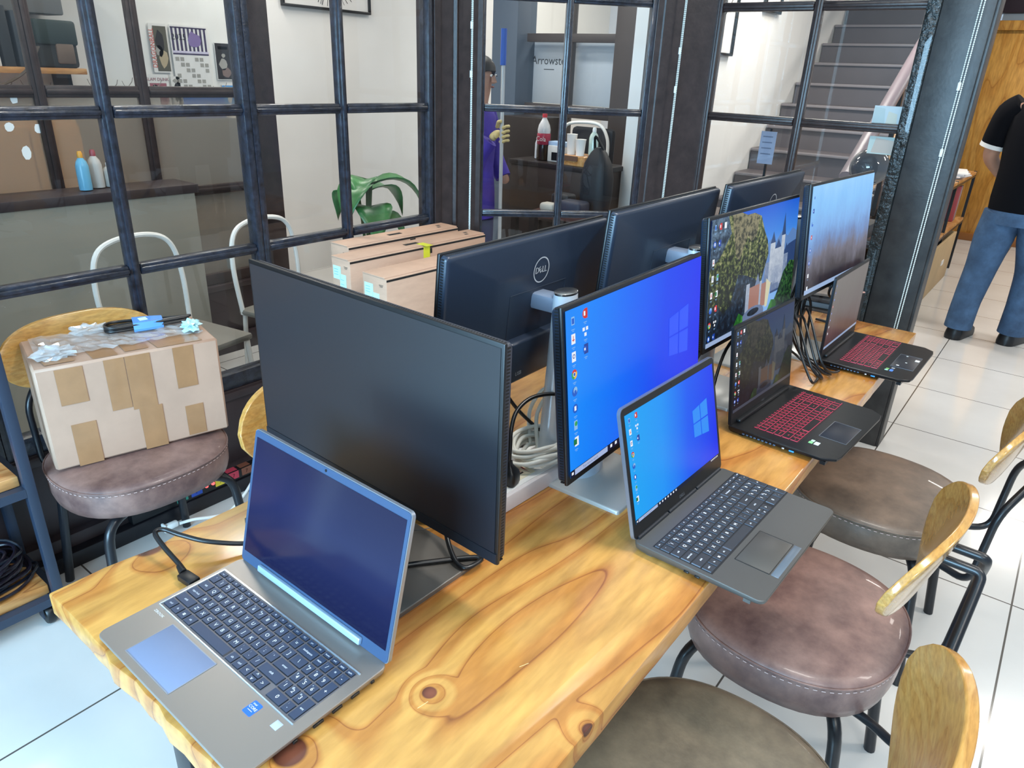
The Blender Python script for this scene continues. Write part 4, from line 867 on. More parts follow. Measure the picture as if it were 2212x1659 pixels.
# ------------------------------------------------------------------ steel rack on the left
rk = root('steel_rack', (-2.145, .02, 0), 0, 'black steel rack on castors with pine boards at the left edge', 'rack')
rx, ry = .135, .50
for sx in (-1, 1):
    for sy in (-1, 1): B().box((sx*rx, sy*ry, .47), (.026, .026, .78), bev=.002).out('post', STEELB, rk)
for z in (.105, .465, .85):
    q = B()
    for sx in (-1, 1): q.box((sx*rx, 0, z-.02), (.026, ry*2-.026, .026))
    for sy in (-1, 1): q.box((0, sy*ry, z-.02), (rx*2-.026, .026, .026))
    q.out('rail', STEELB, rk); B().box((0, 0, z+.008), (rx*2-.03 if z < .7 else rx*2+.03, ry*2-.03, .03), bev=.003).out('board', PINEX, rk)
for sx in (-1, 1):
    for sy in (-1, 1):
        c_ = B().lathe([(.001, -.012), (.028, -.012), (.032, -.006), (.032, .006), (.028, .012), (.001, .012)], 18, (sx*(rx-.02), sy*(ry-.03), .032), rot=euler(rx=pi/2)).out('castor', BLK, rk)
        B().box((sx*(rx-.02), sy*(ry-.03)-.017, .055), (.03, .004, .055)).box((sx*(rx-.02), sy*(ry-.03)+.017, .055), (.03, .004, .055)).out('fork', STEELB, c_)
pc = B(); rg = random.Random(21)
for k in range(26):
    a0 = rg.uniform(0, 6); rr1, rr2 = rg.uniform(.06, .112), rg.uniform(.11, .20); zc = rg.uniform(.006, .11)
    pc.tube(smooth_path([(rr1*cos(a0+2*pi*j/9)*rg.uniform(.93, 1.05)*.95, rr2*sin(a0+2*pi*j/9)*rg.uniform(.95, 1.04), max(.006, zc*(1-.25*rg.random())+.012*sin(j*2+k))) for j in range(9)], 5, True), .0048, 7, True, m=k % 2)
tag(pc.out('coiled_cables', [mat('purple_black_cable', '1b1722', .3), mat('blue_black_cable', '121824', .3)], loc=(-2.125, .315, .131)), 'big heap of coiled dark cables on the lowest board of the rack', 'cables')
tag(B().box((0, 0, .13), (.14, .24, .26), bev=.004).out('carton', CARD, loc=(-2.19, -.07, .131)), 'plain cardboard carton behind the coiled cables on the rack', 'box')
tag(B().box((0, 0, .09), (.12, .10, .18), bev=.004).box((.0605, .0, .12), (.001, .06, .03), m=1).out('carton', [mat('slate_carton', '5d5c66', .7), WHITE], loc=(-2.15, .12, .489)), 'small dark carton on the middle board of the rack', 'box')

# ------------------------------------------------------------------ coloured power strip and plug by the partition
es = root('power_strip', (-2.262, 1.15, .058), 0, 'black power strip with coloured tape tags and red lights along the partition base', 'power strip')
B().box((0, 0, .02), (.06, .62, .04), bev=.004).out('housing', BLK, es)
for y, c_ in ((-.13, '2a7a6a'), (-.075, '2850b0'), (.02, 'd8c43a'), (.075, 'b83a4e'), (.13, '7a4a38')): B().box((0, y, .0405), (.045, .042, .0015)).box((.0305, y, .025), (.001, .042, .03)).text('7', (.031, y, .024), .02, M(((0, 0, 1), (1, 0, 0), (0, 1, 0))), 1).out('tape_tag', [mat('tag_'+c_, c_, .5), BLK], es, smooth=0, norm=False)
for y in (-.036, -.010): B().ball((.03, y, .03), .007, 2).out('indicator', lit('red_indicator', 'ff5a5a', 2.5), es)
for y in (-.24, -.19, .20, .25): B().lathe([(.001, 0), (.016, 0), (.016, .002), (.001, .002)], 16, (0, y, .0395)).out('socket', mat('socket_dark', '060607', .5), es)
# (the strip rests on the projecting base board of the partition)
struct(B().box((-2.266, 1.05, .028), (.078, 2.7, .056), bev=.004).out('baseboard_left', mat('base_black', '17161b', .35, bump=(30, .2))))
wp = root('white_plug_cable', (-2.15, 1.05, 0), 0, 'white two pin plug and cable lying near the partition base', 'plug')
B().tube(smooth_path([(-.005, -.09, .040), (.005, -.04, .036), (.015, .02, .02), (.02, .08, .012), (.0, .16, .04), (-.03, .24, .075), (-.05, .34, .085), (-.06, .6, .075)], 7), .0055, 8).out('cable', WHITE, wp)
B().box((-.012, -.115, .042), (.020, .045, .022), bev=.006).box((-.014, -.140, .042), (.026, .010, .030), bev=.004).out('plug', WHITE, wp)
for s_ in (-1, 1): B().tube([(-.014+s_*.007, -.145, .042), (-.014+s_*.007, -.163, .042)], .0028, 8).out('pin', SILV, wp)

# ------------------------------------------------------------------ bead chains of the blinds
def chain(p0, p1, sep, label, side, conn):
    t = root('blind_chain', (p0[0], p0[1], 0), 0, label, 'chain', 'white bead chains of the blinds'); d = V((p1[0]-p0[0], p1[1]-p0[1], p1[2]-p0[2])); n = int(d.length/.0075)
    for s_ in (0, 1):
        b = B()
        for i in range(n+1):
            f_ = i/n; wob = side*sep*(s_*(1 if f_ < .85 else 1)) ; b.ball(V((0, 0, p0[2]))+d*f_+V((wob*.72, -wob*.5, 0)), .0030, 1)
        b.tube([V((side*sep*s_*.72, -side*sep*s_*.5, p0[2])), V((side*sep*s_*.72, -side*sep*s_*.5, p0[2]))+d], .0010, 5)
        b.out('strand', mat('white_bead', 'e6efec', .35), t)
    for z in conn: B().tube([(0, 0, z), (d.x*.0, 0, z+.028)], .006, 8).out('connector', WHITE, t)
    return t
chain((-2.215, 2.545, 2.82), (-2.215, 2.545, .30), .018, 'white bead chain hanging at the left corner post, above the cartons', 1, (1.69, 1.50))
chain((-1.575, 3.225, 2.82), (-1.575, 3.225, .5), .012, 'white bead chain hanging at the middle corner post', 1, (1.63, 1.47))
chain((-.465, 3.335, 2.82), (-.465, 3.335, .54), .016, 'white bead chain hanging in front of the wide steel column', 1, (1.53, 1.29))
# ------------------------------------------------------------------ monitors
DISP = mat('matte_dark_display', '10151e', .36, spec=1.0); DISP.node_tree.nodes['Principled BSDF'].inputs['IOR'].default_value = 1.52
BEZ = mat('bezel_black', '0a0b0e', .4)
BACK = mat('graphite_back_cover', '222c3c', .34, bump=(260, .1, .0006))
def icons(b, w_, h_, cells, s=.0085):
    """desktop icons: small flat marks laid on the panel; material slots 1.. are flat emitters"""
    for (cx, cz, kind) in cells:
        x, z = -w_/2+cx, h_-cz; y = -.0012
        def q(x0, z0, x1, z1, m, e=0): b.poly([(x+x0*s, y-e, z+z0*s), (x+x1*s, y-e, z+z0*s), (x+x1*s, y-e, z+z1*s), (x+x0*s, y-e, z+z1*s)], m)
        def disc(r, m, ox=0, oz=0, e=0, n=14): b.poly([(x+(ox+r*cos(2*pi*i/n))*s, y-e, z+(oz+r*sin(2*pi*i/n))*s) for i in range(n)], m)
        if kind == 'bin': q(-.55, -.8, .55, .8, 5); q(-.4, -.6, .4, .5, 4, .0001)
        elif kind == 'pdf': q(-.7, -1, .7, 1, 1); q(-.4, -.3, .4, -.1, 2, .0001); q(-.1, -.5, .1, .6, 2, .0001)
        elif kind == 'doc': q(-.7, -1, .7, 1, 1); disc(.45, 6, 0, .1, .0001); disc(.28, 1, 0, .1, .0002)
        elif kind == 'ppt': disc(.95, 2); q(-.1, -1, .9, 1, 2); q(-.5, -.4, .1, .5, 1, .0001)
        elif kind == 'net':
            for ox, oz in ((-.6, .5), (.6, .5), (0, -.6)): q(ox-.4, oz-.35, ox+.4, oz+.35, 1)
        elif kind == 'word': q(-.6, -1, .9, 1, 6); q(-.95, -.55, .2, .55, 4, .0001); q(-.6, -.25, -.1, .25, 1, .0002)
        elif kind == 'chrome':
            for a, m_ in ((0, 2), (2*pi/3, 3), (4*pi/3, 7)): b.poly([(x, y, z)]+[(x+cos(a+.5+i*.21)*s, y, z+sin(a+.5+i*.21)*s) for i in range(11)], m_)
            disc(.48, 1, e=.0001); disc(.36, 4, e=.0002)
        elif kind == 'edge': disc(1, 4); disc(.7, 5, .2, .25, .0001); disc(.4, 4, .15, -.1, .0002)
        elif kind == 'blue': disc(.95, 4); q(-.35, -.45, .35, .5, 1, .0001)
        elif kind == 'sheet': q(-.6, -1, .6, 1, 5); disc(.5, 3, .1, .3, .0001)
        elif kind == 'xls': q(-.5, -1, .9, 1, 1); q(-.95, -.6, .25, .6, 8, .0001)
        elif kind == 'white': q(-.8, -.9, .8, .9, 1)
        elif kind == 'A': q(-.7, -1, .7, 1, 1); q(-.35, -.5, -.1, .6, 2, .0001); q(.1, -.5, .35, .6, 2, .0001); q(-.3, -.1, .3, .1, 2, .0001)
        q(-.6, -1.75, .6, -1.62, 5); q(-.35, -2.05, .35, -1.95, 5)
IC = [lit('icon_white', 'eef4fb', .95), lit('icon_red', 'd43a3a', .9), lit('icon_green', '3aa95a', .9), lit('icon_blue', '1d5fd0', .9), lit('icon_pale_blue', '8fc2f2', .9), lit('icon_navy', '1a3fa0', .9), lit('icon_yellow', 'f0c040', .9), lit('icon_dark_green', '1b7a45', .9)]
def winlogo(b, cx, cz, s, m):
    for (x0, x1) in ((-1, -.04), (.04, 1)):
        for (z0, z1) in ((-1, -.04), (.04, 1)):
            k = lambda x, z: (cx+x*s, -.0012, cz+z*s*(1.0+.13*x))
            b.poly([k(x0, z0), k(x1, z0), k(x1, z1), k(x0, z1)], m)
C1 = ['bin', 'pdf', 'doc', 'chrome', 'edge', 'blue', 'sheet', 'xls']
def win10(w_, h_, name, stops, logo, es, k=1.0):
    b = B(); b.poly([(-w_/2, -.0008, 0), (w_/2, -.0008, 0), (w_/2, -.0008, h_), (-w_/2, -.0008, h_)], 0)
    bar = .0125*k
    b.poly([(-w_/2, -.001, 0), (w_/2, -.001, 0), (w_/2, -.001, bar), (-w_/2, -.001, bar)], 9); b.poly([(-w_/2+.014*k, -.0012, .001), (-w_/2+.125*k, -.0012, .001), (-w_/2+.125*k, -.0012, bar-.001), (-w_/2+.014*k, -.0012, bar-.001)], 10)
    b.poly([(-w_/2+.004*k, -.0012, .004*k), (-w_/2+.010*k, -.0012, .004*k), (-w_/2+.010*k, -.0012, .009*k), (-w_/2+.004*k, -.0012, .009*k)], 1)
    for i in range(7): b.poly([(-w_/2+(.135+.017*i)*k, -.0012, .004*k), (-w_/2+(.142+.017*i)*k, -.0012, .004*k), (-w_/2+(.142+.017*i)*k, -.0012, .010*k), (-w_/2+(.135+.017*i)*k, -.0012, .010*k)], 1)
    for i in range(6): b.poly([(w_/2-(.012+.009*i)*k, -.0012, .005*k), (w_/2-(.017+.009*i)*k, -.0012, .005*k), (w_/2-(.017+.009*i)*k, -.0012, .010*k), (w_/2-(.012+.009*i)*k, -.0012, .010*k)], 1)
    b.text('Type here to search', (-w_/2+.065*k, -.0014, .006*k), .0062*k, XZ, 11)
    dz = h_*.103
    icons(b, w_, h_, [(.021*k, .020*k+dz*i, t_) for i, t_ in enumerate(C1)]+[(.058*k, .016*k+dz*i, t_) for i, t_ in enumerate(('ppt', 'net', 'word'))], .0085*k)
    winlogo(b, w_*.30, h_*.52, h_*.155, 12)
    return b, [screen(name, stops, 'X', (-w_/2, w_/2), es=es, diag=-.35)]+IC+[lit(name+'_taskbar', '0a1236', .8), lit(name+'_search', 'aebfe6', .9), lit(name+'_hint', '5f6f90', .8), lit(name+'_logo', logo, .95)]
def castle(w_, h_, name, dim=1.0, k=1.0):
    """alpine wallpaper: cliff, forest, pale stone towers against a blue sky"""
    b = B(); P = lambda u, v, e=0: ((u-.5)*w_, -.0008-e, v*h_)
    def pg(pts, m, e=.0001): b.poly([P(u, v, e) for u, v in pts], m)
    pg([(0, 0), (1, 0), (1, 1), (0, 1)], 9, 0)
    pg([(.58, .62), (.66, .70), (.72, .66), (.80, .74), (.88, .68), (.94, .74), (1, .70), (1, .3), (.58, .3)], 10, .0001)
    pg([(.70, .42), (.80, .52), (.90, .60), (1, .62), (1, .2), (.7, .2)], 16, .00015)
    pg([(0, 1), (.30, 1), (.36, .97), (.44, .97), (.52, .93), (.57, .80), (.62, .70), (.64, .58), (.60, .45), (.56, .30), (.50, 0), (0, 0)], 11, .0002)
    pg([(.20, 1), (.30, 1), (.36, .97), (.44, .97), (.50, .94), (.48, .78), (.42, .74), (.38, .80), (.30, .62), (.26, .66)], 12, .0003)
    pg([(.30, .50), (.40, .46), (.50, .40), (.55, .30), (.54, .10), (.42, .05), (.30, .15), (.24, .3)], 13, .0003)
    pg([(0, 0), (.30, 0), (.34, .16), (.27, .30), (.16, .22), (.08, .34), (0, .28)], 13, .00035); pg([(0, .62), (.10, .70), (.20, .86), (.16, 1), (0, 1)], 13, .00035)
    for (u0, u1, v0, v1, m) in ((.66, .72, .30, .66, 14), (.72, .80, .28, .60, 14), (.80, .845, .26, .70, 14), (.845, .90, .26, .52, 15), (.61, .66, .26, .50, 15), (.70, .86, .22, .44, 15)): pg([(u0, v0), (u1, v0), (u1, v1), (u0, v1)], m, .0004)
    for (u, hw_, v0, v1) in ((.69, .032, .66, .76), (.822, .026, .70, .90), (.76, .042, .60, .68), (.872, .03, .52, .62)): pg([(u-hw_, v0), (u+hw_, v0), (u, v1)], 16, .00045)
    for (u0, u1, v0, v1) in ((.44, .50, .12, .34), (.50, .56, .12, .34), (.58, .64, .12, .33)): pg([(u0, v0), (u1, v0), (u1, v1), (u0, v1)], 17, .0005)
    pg([(.40, .12), (.44, .12), (.44, .38), (.40, .38)], 14, .0005); pg([(.56, .10), (.585, .10), (.585, .36), (.56, .36)], 14, .0005); pg([(.64, .10), (.67, .10), (.70, .30), (.64, .36)], 18, .0005); pg([(.50, .34), (.56, .34), (.53, .44)], 15, .0005)
    pg([(.50+.13*cos(2*pi*i/18), .085+.075*sin(2*pi*i/18)) for i in range(18)], 15, .0006); pg([(.50+.07*cos(2*pi*i/18), .11+.03*sin(2*pi*i/18)) for i in range(18)], 13, .0007); pg([(.37, .03), (.63, .03), (.63, .085), (.37, .085)], 15, .0006)
    pg([(.72, .05), (.80, .20), (.86, .36), (.94, .44), (1, .42), (1, 0), (.7, 0)], 19, .0006); pg([(.27, .05), (.33, .16), (.38, .12), (.38, .0), (.25, 0)], 20, .0007); pg([(.66, .02), (.72, .14), (.78, .12), (.8, 0)], 20, .0007)
    pg([(0, 0), (1, 0), (1, .038), (0, .038)], 21, .0008)
    cells = [(.020, .018, 'bin'), (.045, .018, 'ppt'), (.070, .018, 'white'), (.020, .055, 'blue'), (.045, .055, 'word'), (.018, .095, 'pdf'), (.018, .132, 'doc'), (.043, .132, 'sheet'), (.016, .17, 'A'), (.042, .17, 'xls'), (.016, .205, 'edge'), (.042, .205, 'ppt'), (.014, .24, 'chrome'), (.042, .24, 'net'), (.014, .272, 'blue'), (.040, .272, 'word')]
    b2 = B(); icons(b, w_, h_, [(x*k, z*k, t_) for x, z, t_ in cells], .0075*k)
    b.bm.normal_update()
    d = dim; f_ = lambda c: tuple(x*d for x in [int(c[i:i+2], 16) for i in (0, 2, 4)])
    ns = lambda n_, st, sc=24, am=2.2: screen(name+n_, [(p, f_(c)) for p, c in st], 'Z', (-.4*h_, 1.6*h_), noise=(sc, am), es=.95)
    mats = [lit(name+'_base', '101820', .5)]+IC+[screen(name+'_sky', [(0, f_('7fb0e8')), (.5, f_('3f86e2')), (1, f_('1f5fd6'))], 'Z', (.5*h_, h_), es=.95),
        lit(name+'_far_peaks', f_('5f86c0'), .9), ns('_forest', [(.05, '070c07'), (.38, '141c0e'), (.52, '36441f'), (.66, '65703a'), (.95, 'a8a578')], 75, 2.8), ns('_crag', [(.2, '15190f'), (.5, '4a4a38'), (.75, '8d8768')], 70, 2.4),
        ns('_shade', [(.2, '0a1320'), (.5, '1f3348'), (.8, '5f7890')], 60, 2.0), ns('_pale_stone', [(.3, '9aa7bb'), (.6, 'c3ccd8')], 60, .8), ns('_grey_stone', [(.3, '66789a'), (.6, '93a3bd')], 60, .8), lit(name+'_slate_roof', f_('2f4776'), .9), lit(name+'_red_brick', f_('a5766a'), .9), lit(name+'_cream_wall', f_('d2cfae'), .9),
        ns('_dark_trees', [(.2, '0c1f18'), (.5, '2c5a2c'), (.8, '68944a')], 80, 2.2), ns('_bright_trees', [(.2, '1c5a20'), (.5, '47a03c'), (.8, '8fd06a')], 40, 1.6), lit(name+'_taskbar', f_('9fb4d8'), .9)]
    return b, mats
def mist(w_, h_, name, dim=1.0, k=1.0, stops=None):
    b = B(); b.poly([(-w_/2, -.0008, 0), (w_/2, -.0008, 0), (w_/2, -.0008, h_), (-w_/2, -.0008, h_)], 0)
    b.poly([(-w_/2, -.001, 0), (w_/2, -.001, 0), (w_/2, -.001, .013*k), (-w_/2, -.001, .013*k)], 9)
    icons(b, w_, h_, [(.018*k, .03*k+.035*k*i, t_) for i, t_ in enumerate(('bin', 'word', 'edge', 'ppt', 'blue', 'blue', 'white', 'white'))], .006*k)
    stops = stops or [(0, '1b1a26'), (.16, '3a3034'), (.34, '6d6a78'), (.48, '6f8fc4'), (.62, '7fb2ec'), (.8, '86c4fb'), (1, '9ad2ff')]
    return b, [screen(name, stops, 'Z', (-.02*h_, 1.02*h_), noise=(7, .55), es=.95*dim, noise_stretch=(1.6, 1, .8))]+IC+[lit(name+'_taskbar', 'a9c3ea', .8*dim)]

def monitor(x, y, zb, yaw_, tilt, w_, h_, label, style, content=None, group=None, back=False, colx=0.0):
    """root at the stand foot on the table; the head hangs forward of the column"""
    t = root('monitor', (x, y, TZ), yaw_, label, 'monitor', group)
    z0 = zb-TZ; rt = (-tilt, 0, 0); silver = style == 'silver'
    dp = .007
    sh = B(); sh.box((0, dp/2, h_/2), (w_, dp, h_), bev=.0025)
    sho = sh.out('bezel', BEZ, t, loc=(0, 0, z0), rot=rt)
    bk_ = B(); hb = h_-.006
    rings = []
    for yy, kx, kz in ((dp, .997, .997), (dp+.012, .997, .997), (dp+.0145, .99, .985), (dp+.0155, .96, .94), (dp+.028, .55, .62), (dp+.030, .5, .55)):
        rings.append([(px*kx, yy, h_/2+pz*kz) for px, pz in rrect(w_-.004, hb, .008, 4)])
    bk_.loft(rings); bk_.box((0, dp+.036, .07), (.20, .03, .09), bev=.006)
    bko = bk_.out('back_cover', BACK, t, loc=(0, 0, z0), rot=rt, smooth=50)
    vt = B(); n = int(w_/.0052)
    for i in range(n): vt.box((-w_/2+.006+i*.0052*(w_-.012)/(n*.0052), dp+.005, h_/2+(h_-.006)/2*.997-.0012), (.0026, .007, .003))
    n = int(h_/.0052)
    for sx in (-1, 1):
        for i in range(n): vt.box((sx*((w_-.004)/2*.997-.0012), dp+.005, .004+i*(h_-.008)/n), (.003, .007, .0026))
    vt.out('vent_slots', mat('vent_black', '030304', .6), bko, smooth=0)
    bl = .021 if content is None and style == 'dark' else .017
    if content:
        b, ms = content; d_ = b.out('display', ms, t, smooth=0, norm=False)
    else:
        b = B().poly([(-w_/2+.006, -.0006, bl), (w_/2-.006, -.0006, bl), (w_/2-.006, -.0006, h_-.007), (-w_/2+.006, -.0006, h_-.007)]); d_ = b.out('display', DISP, t, smooth=0, norm=False)
    d_.location = (0, -.0004, z0+(.014 if content else 0)); d_.rotation_euler = rt
    if not content: B().box((0, -.0008, bl/2+.001), (w_-.004, .002, bl-.003)).out('chin', mat('dark_satin_chin', '151a22', .4), sho)
    # stand
    cm = SILV if silver else mat('stand_black', '0f1013', .4)
    cy = .118 if silver else .09; zc = (1.145 if silver else 1.08)-TZ if back else min(z0+h_*.72, .40)
    zc = z0+.205 if silver else z0+h_*.55
    ar = B().box((0, (dp+.03+cy)/2, zc-.025), (.046, cy-dp-.03+.02, .034), bev=.008); ar.box((0, dp+.034, zc-.025), (.11, .012, .11), bev=.005)
    ar.out('arm', mat('arm_grey', '6f7a8c', .35) if silver else BLK, t)
    if silver:
        cl = B(); prof = []
        for z, rw, rd in ((.008, .052, .030), (.05, .050, .029), (zc*.6, .038, .025), (zc-.01, .031, .021), (zc, .030, .0205)):
            prof.append([(colx+rw*cos(2*pi*i/28), cy+(rd*sin(2*pi*i/28))+(.0), z) for i in range(28)])
        co = cl.loft(prof).out('column', mat('pearl_silver', 'c9d3de', .28, metal=.15), t, smooth=60)
        B().loft([[(colx+.030*k*cos(2*pi*i/28), cy+.0205*k*sin(2*pi*i/28), z) for i in range(28)] for z, k in ((zc+.0002, 1), (zc+.004, 1), (zc+.005, .94), (zc+.0052, .05))]).out('cap', ALU, co, smooth=50)
        B().prism(rrect(.205, .178, .006, 3), 0, .008, c=(0, .069, 0), bev=.002).out('base', mat('satin_silver_base', 'c0c0bd', .3, metal=.3), t)
    else:
        B().box((0, cy+.018, zc*.5), (.105, .028, zc), bev=.004).out('column', cm, t)
        bo_ = B().prism(rrect(.40, .205, .004, 2), 0, .009, c=(0, -.025, 0), bev=.002).out('base', mat('bronze_grey_base', '6f6b66', .35, metal=.6), t)
        B().tube([(.075*cos(2*pi*i/40), cy+.018+.075*sin(2*pi*i/40), .0093) for i in range(40)], .0009, 5, True).out('swivel_seam', BLK, bo_)
    if back:
        yy = dp+.0305; lg = B(); rb = M(((-1, 0, 0), (0, 0, 1), (0, 1, 0)))
        for i in range(48):
            a0, a1 = 2*pi*i/48, 2*pi*(i+1)/48
            lg.poly([(.0265*cos(a0), yy, h_*.78+.0265*sin(a0)), (.0265*cos(a1), yy, h_*.78+.0265*sin(a1)), (.0240*cos(a1), yy, h_*.78+.0240*sin(a1)), (.0240*cos(a0), yy, h_*.78+.0240*sin(a0))])
        for ch, ox, rz_ in (('D', -.0148, 0), ('E', -.0042, R(35)), ('L', .0058, 0), ('L', .0138, 0)):
            [lg.text(ch, (-ox+d_, yy+.0002+abs(d_)*.1, h_*.78), .0185, rb @ euler(rz=rz_), 0, .92) for d_ in (-.0005, 0, .0005)]
        if back != 'nologo': lg.out('logo', mat('logo_silver', 'c9ced4', .35, metal=.3), bko, smooth=0, norm=False)
        pl_ = B(); z_ = h_*.36
        for a, c_, e_ in (((0, yy, z_+.095), (.19, .0012, .0014), 0), ((0, yy, z_-.095), (.19, .0012, .0014), 0), ((-.095, yy, z_), (.0014, .0012, .19), 0), ((.095, yy, z_), (.0014, .0012, .19), 0)): pl_.box(a, c_)
        pl_.box((.02, yy+.001, z_-.085), (.022, .003, .005)); pl_.text('HDMI', (.12, dp+.0515, .045), .012, rb, 1).text('USB', (.07, dp+.0515, .045), .012, rb, 1)
        pl_.out('stand_cover_seam', [mat('seam_grey', '2b3340', .4), mat('port_print', '9aa3ad', .5)], bko, smooth=0, norm=False)
    return t
G1 = 'monitors facing the right side of the table'; G2 = 'monitors seen from behind on the left side of the table'
monitor(-.8409, .7018, .8456, R(-1.96), R(-.1), .611, .358, 'large black monitor with a dark blank screen, nearest the camera', 'dark')
W24, H24 = .538, .313; dw, dh = W24-.012, H24-.021
BLUE = [(0, '0a8bff'), (.3, '0a6cfb'), (.6, '0a45f4'), (1, '0a1ff0')]
monitor(-.5518, 1.1627, .8859, R(90.96), R(6.84), W24, H24, 'monitor with a plain blue desktop and icons, behind the silver grey laptop', 'silver', win10(dw, dh, 'blue_desktop', BLUE, '1f52ff', .95), G1)
monitor(-.5695, 1.7636, .9466, R(87.62), R(5.82), W24, H24, 'monitor showing a castle below a cliff, in the middle of the front row', 'silver', castle(dw, dh, 'castle'), G1)
monitor(-.5047, 2.2705, .9799, R(86.57), R(6.56), W24, H24, 'monitor showing misty blue mountains, farthest of the front row', 'silver', mist(dw, dh, 'mist'), G1)
monitor(-.853, 1.135, .933, R(-89.46), R(4.6), W24, H24, 'monitor back with a round maker logo, the left one beside the cartons', 'silver', None, G2, True)
monitor(-.771, 1.553, .969, R(-89.66), R(4.6), W24, H24, 'plain monitor back in the middle of the rear row, above the blue desktop', 'silver', None, G2, 'nologo')
monitor(-.725, 2.063, .98, R(-91.62), R(4.6), W24, H24, 'small looking monitor back with a round logo, farthest of the rear row', 'silver', None, G2, True, -.04)

# ------------------------------------------------------------------ laptops
ROWS = [
 (.55, [('esc', 1)]+[('f%d' % i, 1) for i in range(1, 13)]+[('prt', 1), ('del', 1)], [('home', 1), ('end', 1), ('pgup', 1), ('pgdn', 1)]),
 (1, [('`', 1)]+[(c, 1) for c in '1234567890-=']+[('backspace', 2)], [('num', 1), ('/', 1), ('*', 1), ('-', 1)]),
 (1, [('tab', 1.5)]+[(c, 1) for c in 'QWERTYUIOP[]']+[('\\', 1.5)], [('7', 1), ('8', 1), ('9', 1), ('+', 1, 2)]),
 (1, [('caps lock', 1.8)]+[(c, 1) for c in "ASDFGHJKL;'"]+[('enter', 2.2)], [('4', 1), ('5', 1), ('6', 1)]),
 (1, [('shift', 2.3)]+[(c, 1) for c in 'ZXCVBNM,./']+[('shift', 2.7)], [('1', 1), ('2', 1), ('3', 1), ('ent', 1, 2)]),
 (1, [('ctrl', 1.2), ('fn', 1), ('win', 1), ('alt', 1.1), (' ', 5.2), ('alt', 1), ('ctrl', 1), ('<', 1), ('^', 1), ('>', 1)], [('0', 2), ('.', 1)]),
]
def keyboard(par, x0, x1, y0, y1, z, kmat, lmat, smat, gap=.0028, kh=.0016, big=True, tray=None, frame=None):
    """key sub-parts inside one keyboard part; y1 is the hinge side"""
    kb = B().box(((x0+x1)/2, (y0+y1)/2, z+.0001), (x1-x0, y1-y0, .0006), bev=.0002)
    if frame:
        for (cx, cy, dx, dy) in (((x0+x1)/2, y1+.001, x1-x0+.004, .0022), ((x0+x1)/2, y0-.001, x1-x0+.004, .0016), (x0-.001, (y0+y1)/2, .002, y1-y0)): kb.box((cx, cy, z+.0006), (dx, dy, .0012), m=1)
    kbo = kb.out('keyboard', [tray, frame or tray], par, smooth=0)
    mn = (x1-x0)*.80; un = mn/15.0; pw2 = (x1-x0)-mn; up = pw2/4; rows = sum(r[0] for r in ROWS); uy = (y1-y0-.004)/rows; cy = y1-.002
    for rh, main, pad in ROWS:
        h2 = rh*uy; keys = []; x = x0+.001
        for k in main: keys.append((k[0], x, k[1]*un, 1)); x += k[1]*un
        x = x0+mn+.001
        for k in pad: keys.append((k[0], x, k[1]*(up-.0004), k[2] if len(k) > 2 else 1)); x += k[1]*(up-.0004)
        for nm, kx, kw, tall in keys:
            dy = h2-gap+(tall-1)*uy; yc = cy-gap/2-dy/2; xc = kx+kw/2; dx = kw-gap
            def one(xc, yc, dx, dy, nm):
                b = B(); t_ = kh
                b.prism([(-dx/2, -dy/2), (dx/2, -dy/2), (dx/2, dy/2), (-dx/2, dy/2)], 0, t_, top=.95, m=2, mt=0)
                if nm.strip():
                    if nm == 'win':
                        for ox in (-.0011, .0011):
                            for oy in (-.0011, .0011): b.box((ox, oy, t_+.0001), (.0018, .0018, .0001), m=1)
                    else:
                        L1_ = len(nm); sz = (.0085 if big else .0075) if L1_ == 1 else .0048
                        if rh < 1: sz = .0036 if L1_ > 1 else .005
                        b.text(nm, (0, 0, t_+.00012), sz, None, 1)
                        if rh == 1 and nm in '1234567890-=[];\',./' and dy > .01 and abs(dx-dy) < .01: b.text({'1': '!', '2': '@', '3': '#', '4': '$', '5': '%', '6': '^', '7': '&', '8': '*', '9': '(', '0': ')'}.get(nm, ':'), (-.0035, .004, t_+.00012), .0042, None, 1)
                b.out('key', [kmat, lmat, smat], kbo, loc=(xc, yc, z+.0005), smooth=0, norm=False)
            if nm == '^':
                one(xc, yc+dy*.26, dx, dy*.46, '^'); one(xc, yc-dy*.26, dx, dy*.46, 'v')
            else: one(xc, yc, dx, dy, nm)
        cy -= h2
    return kbo
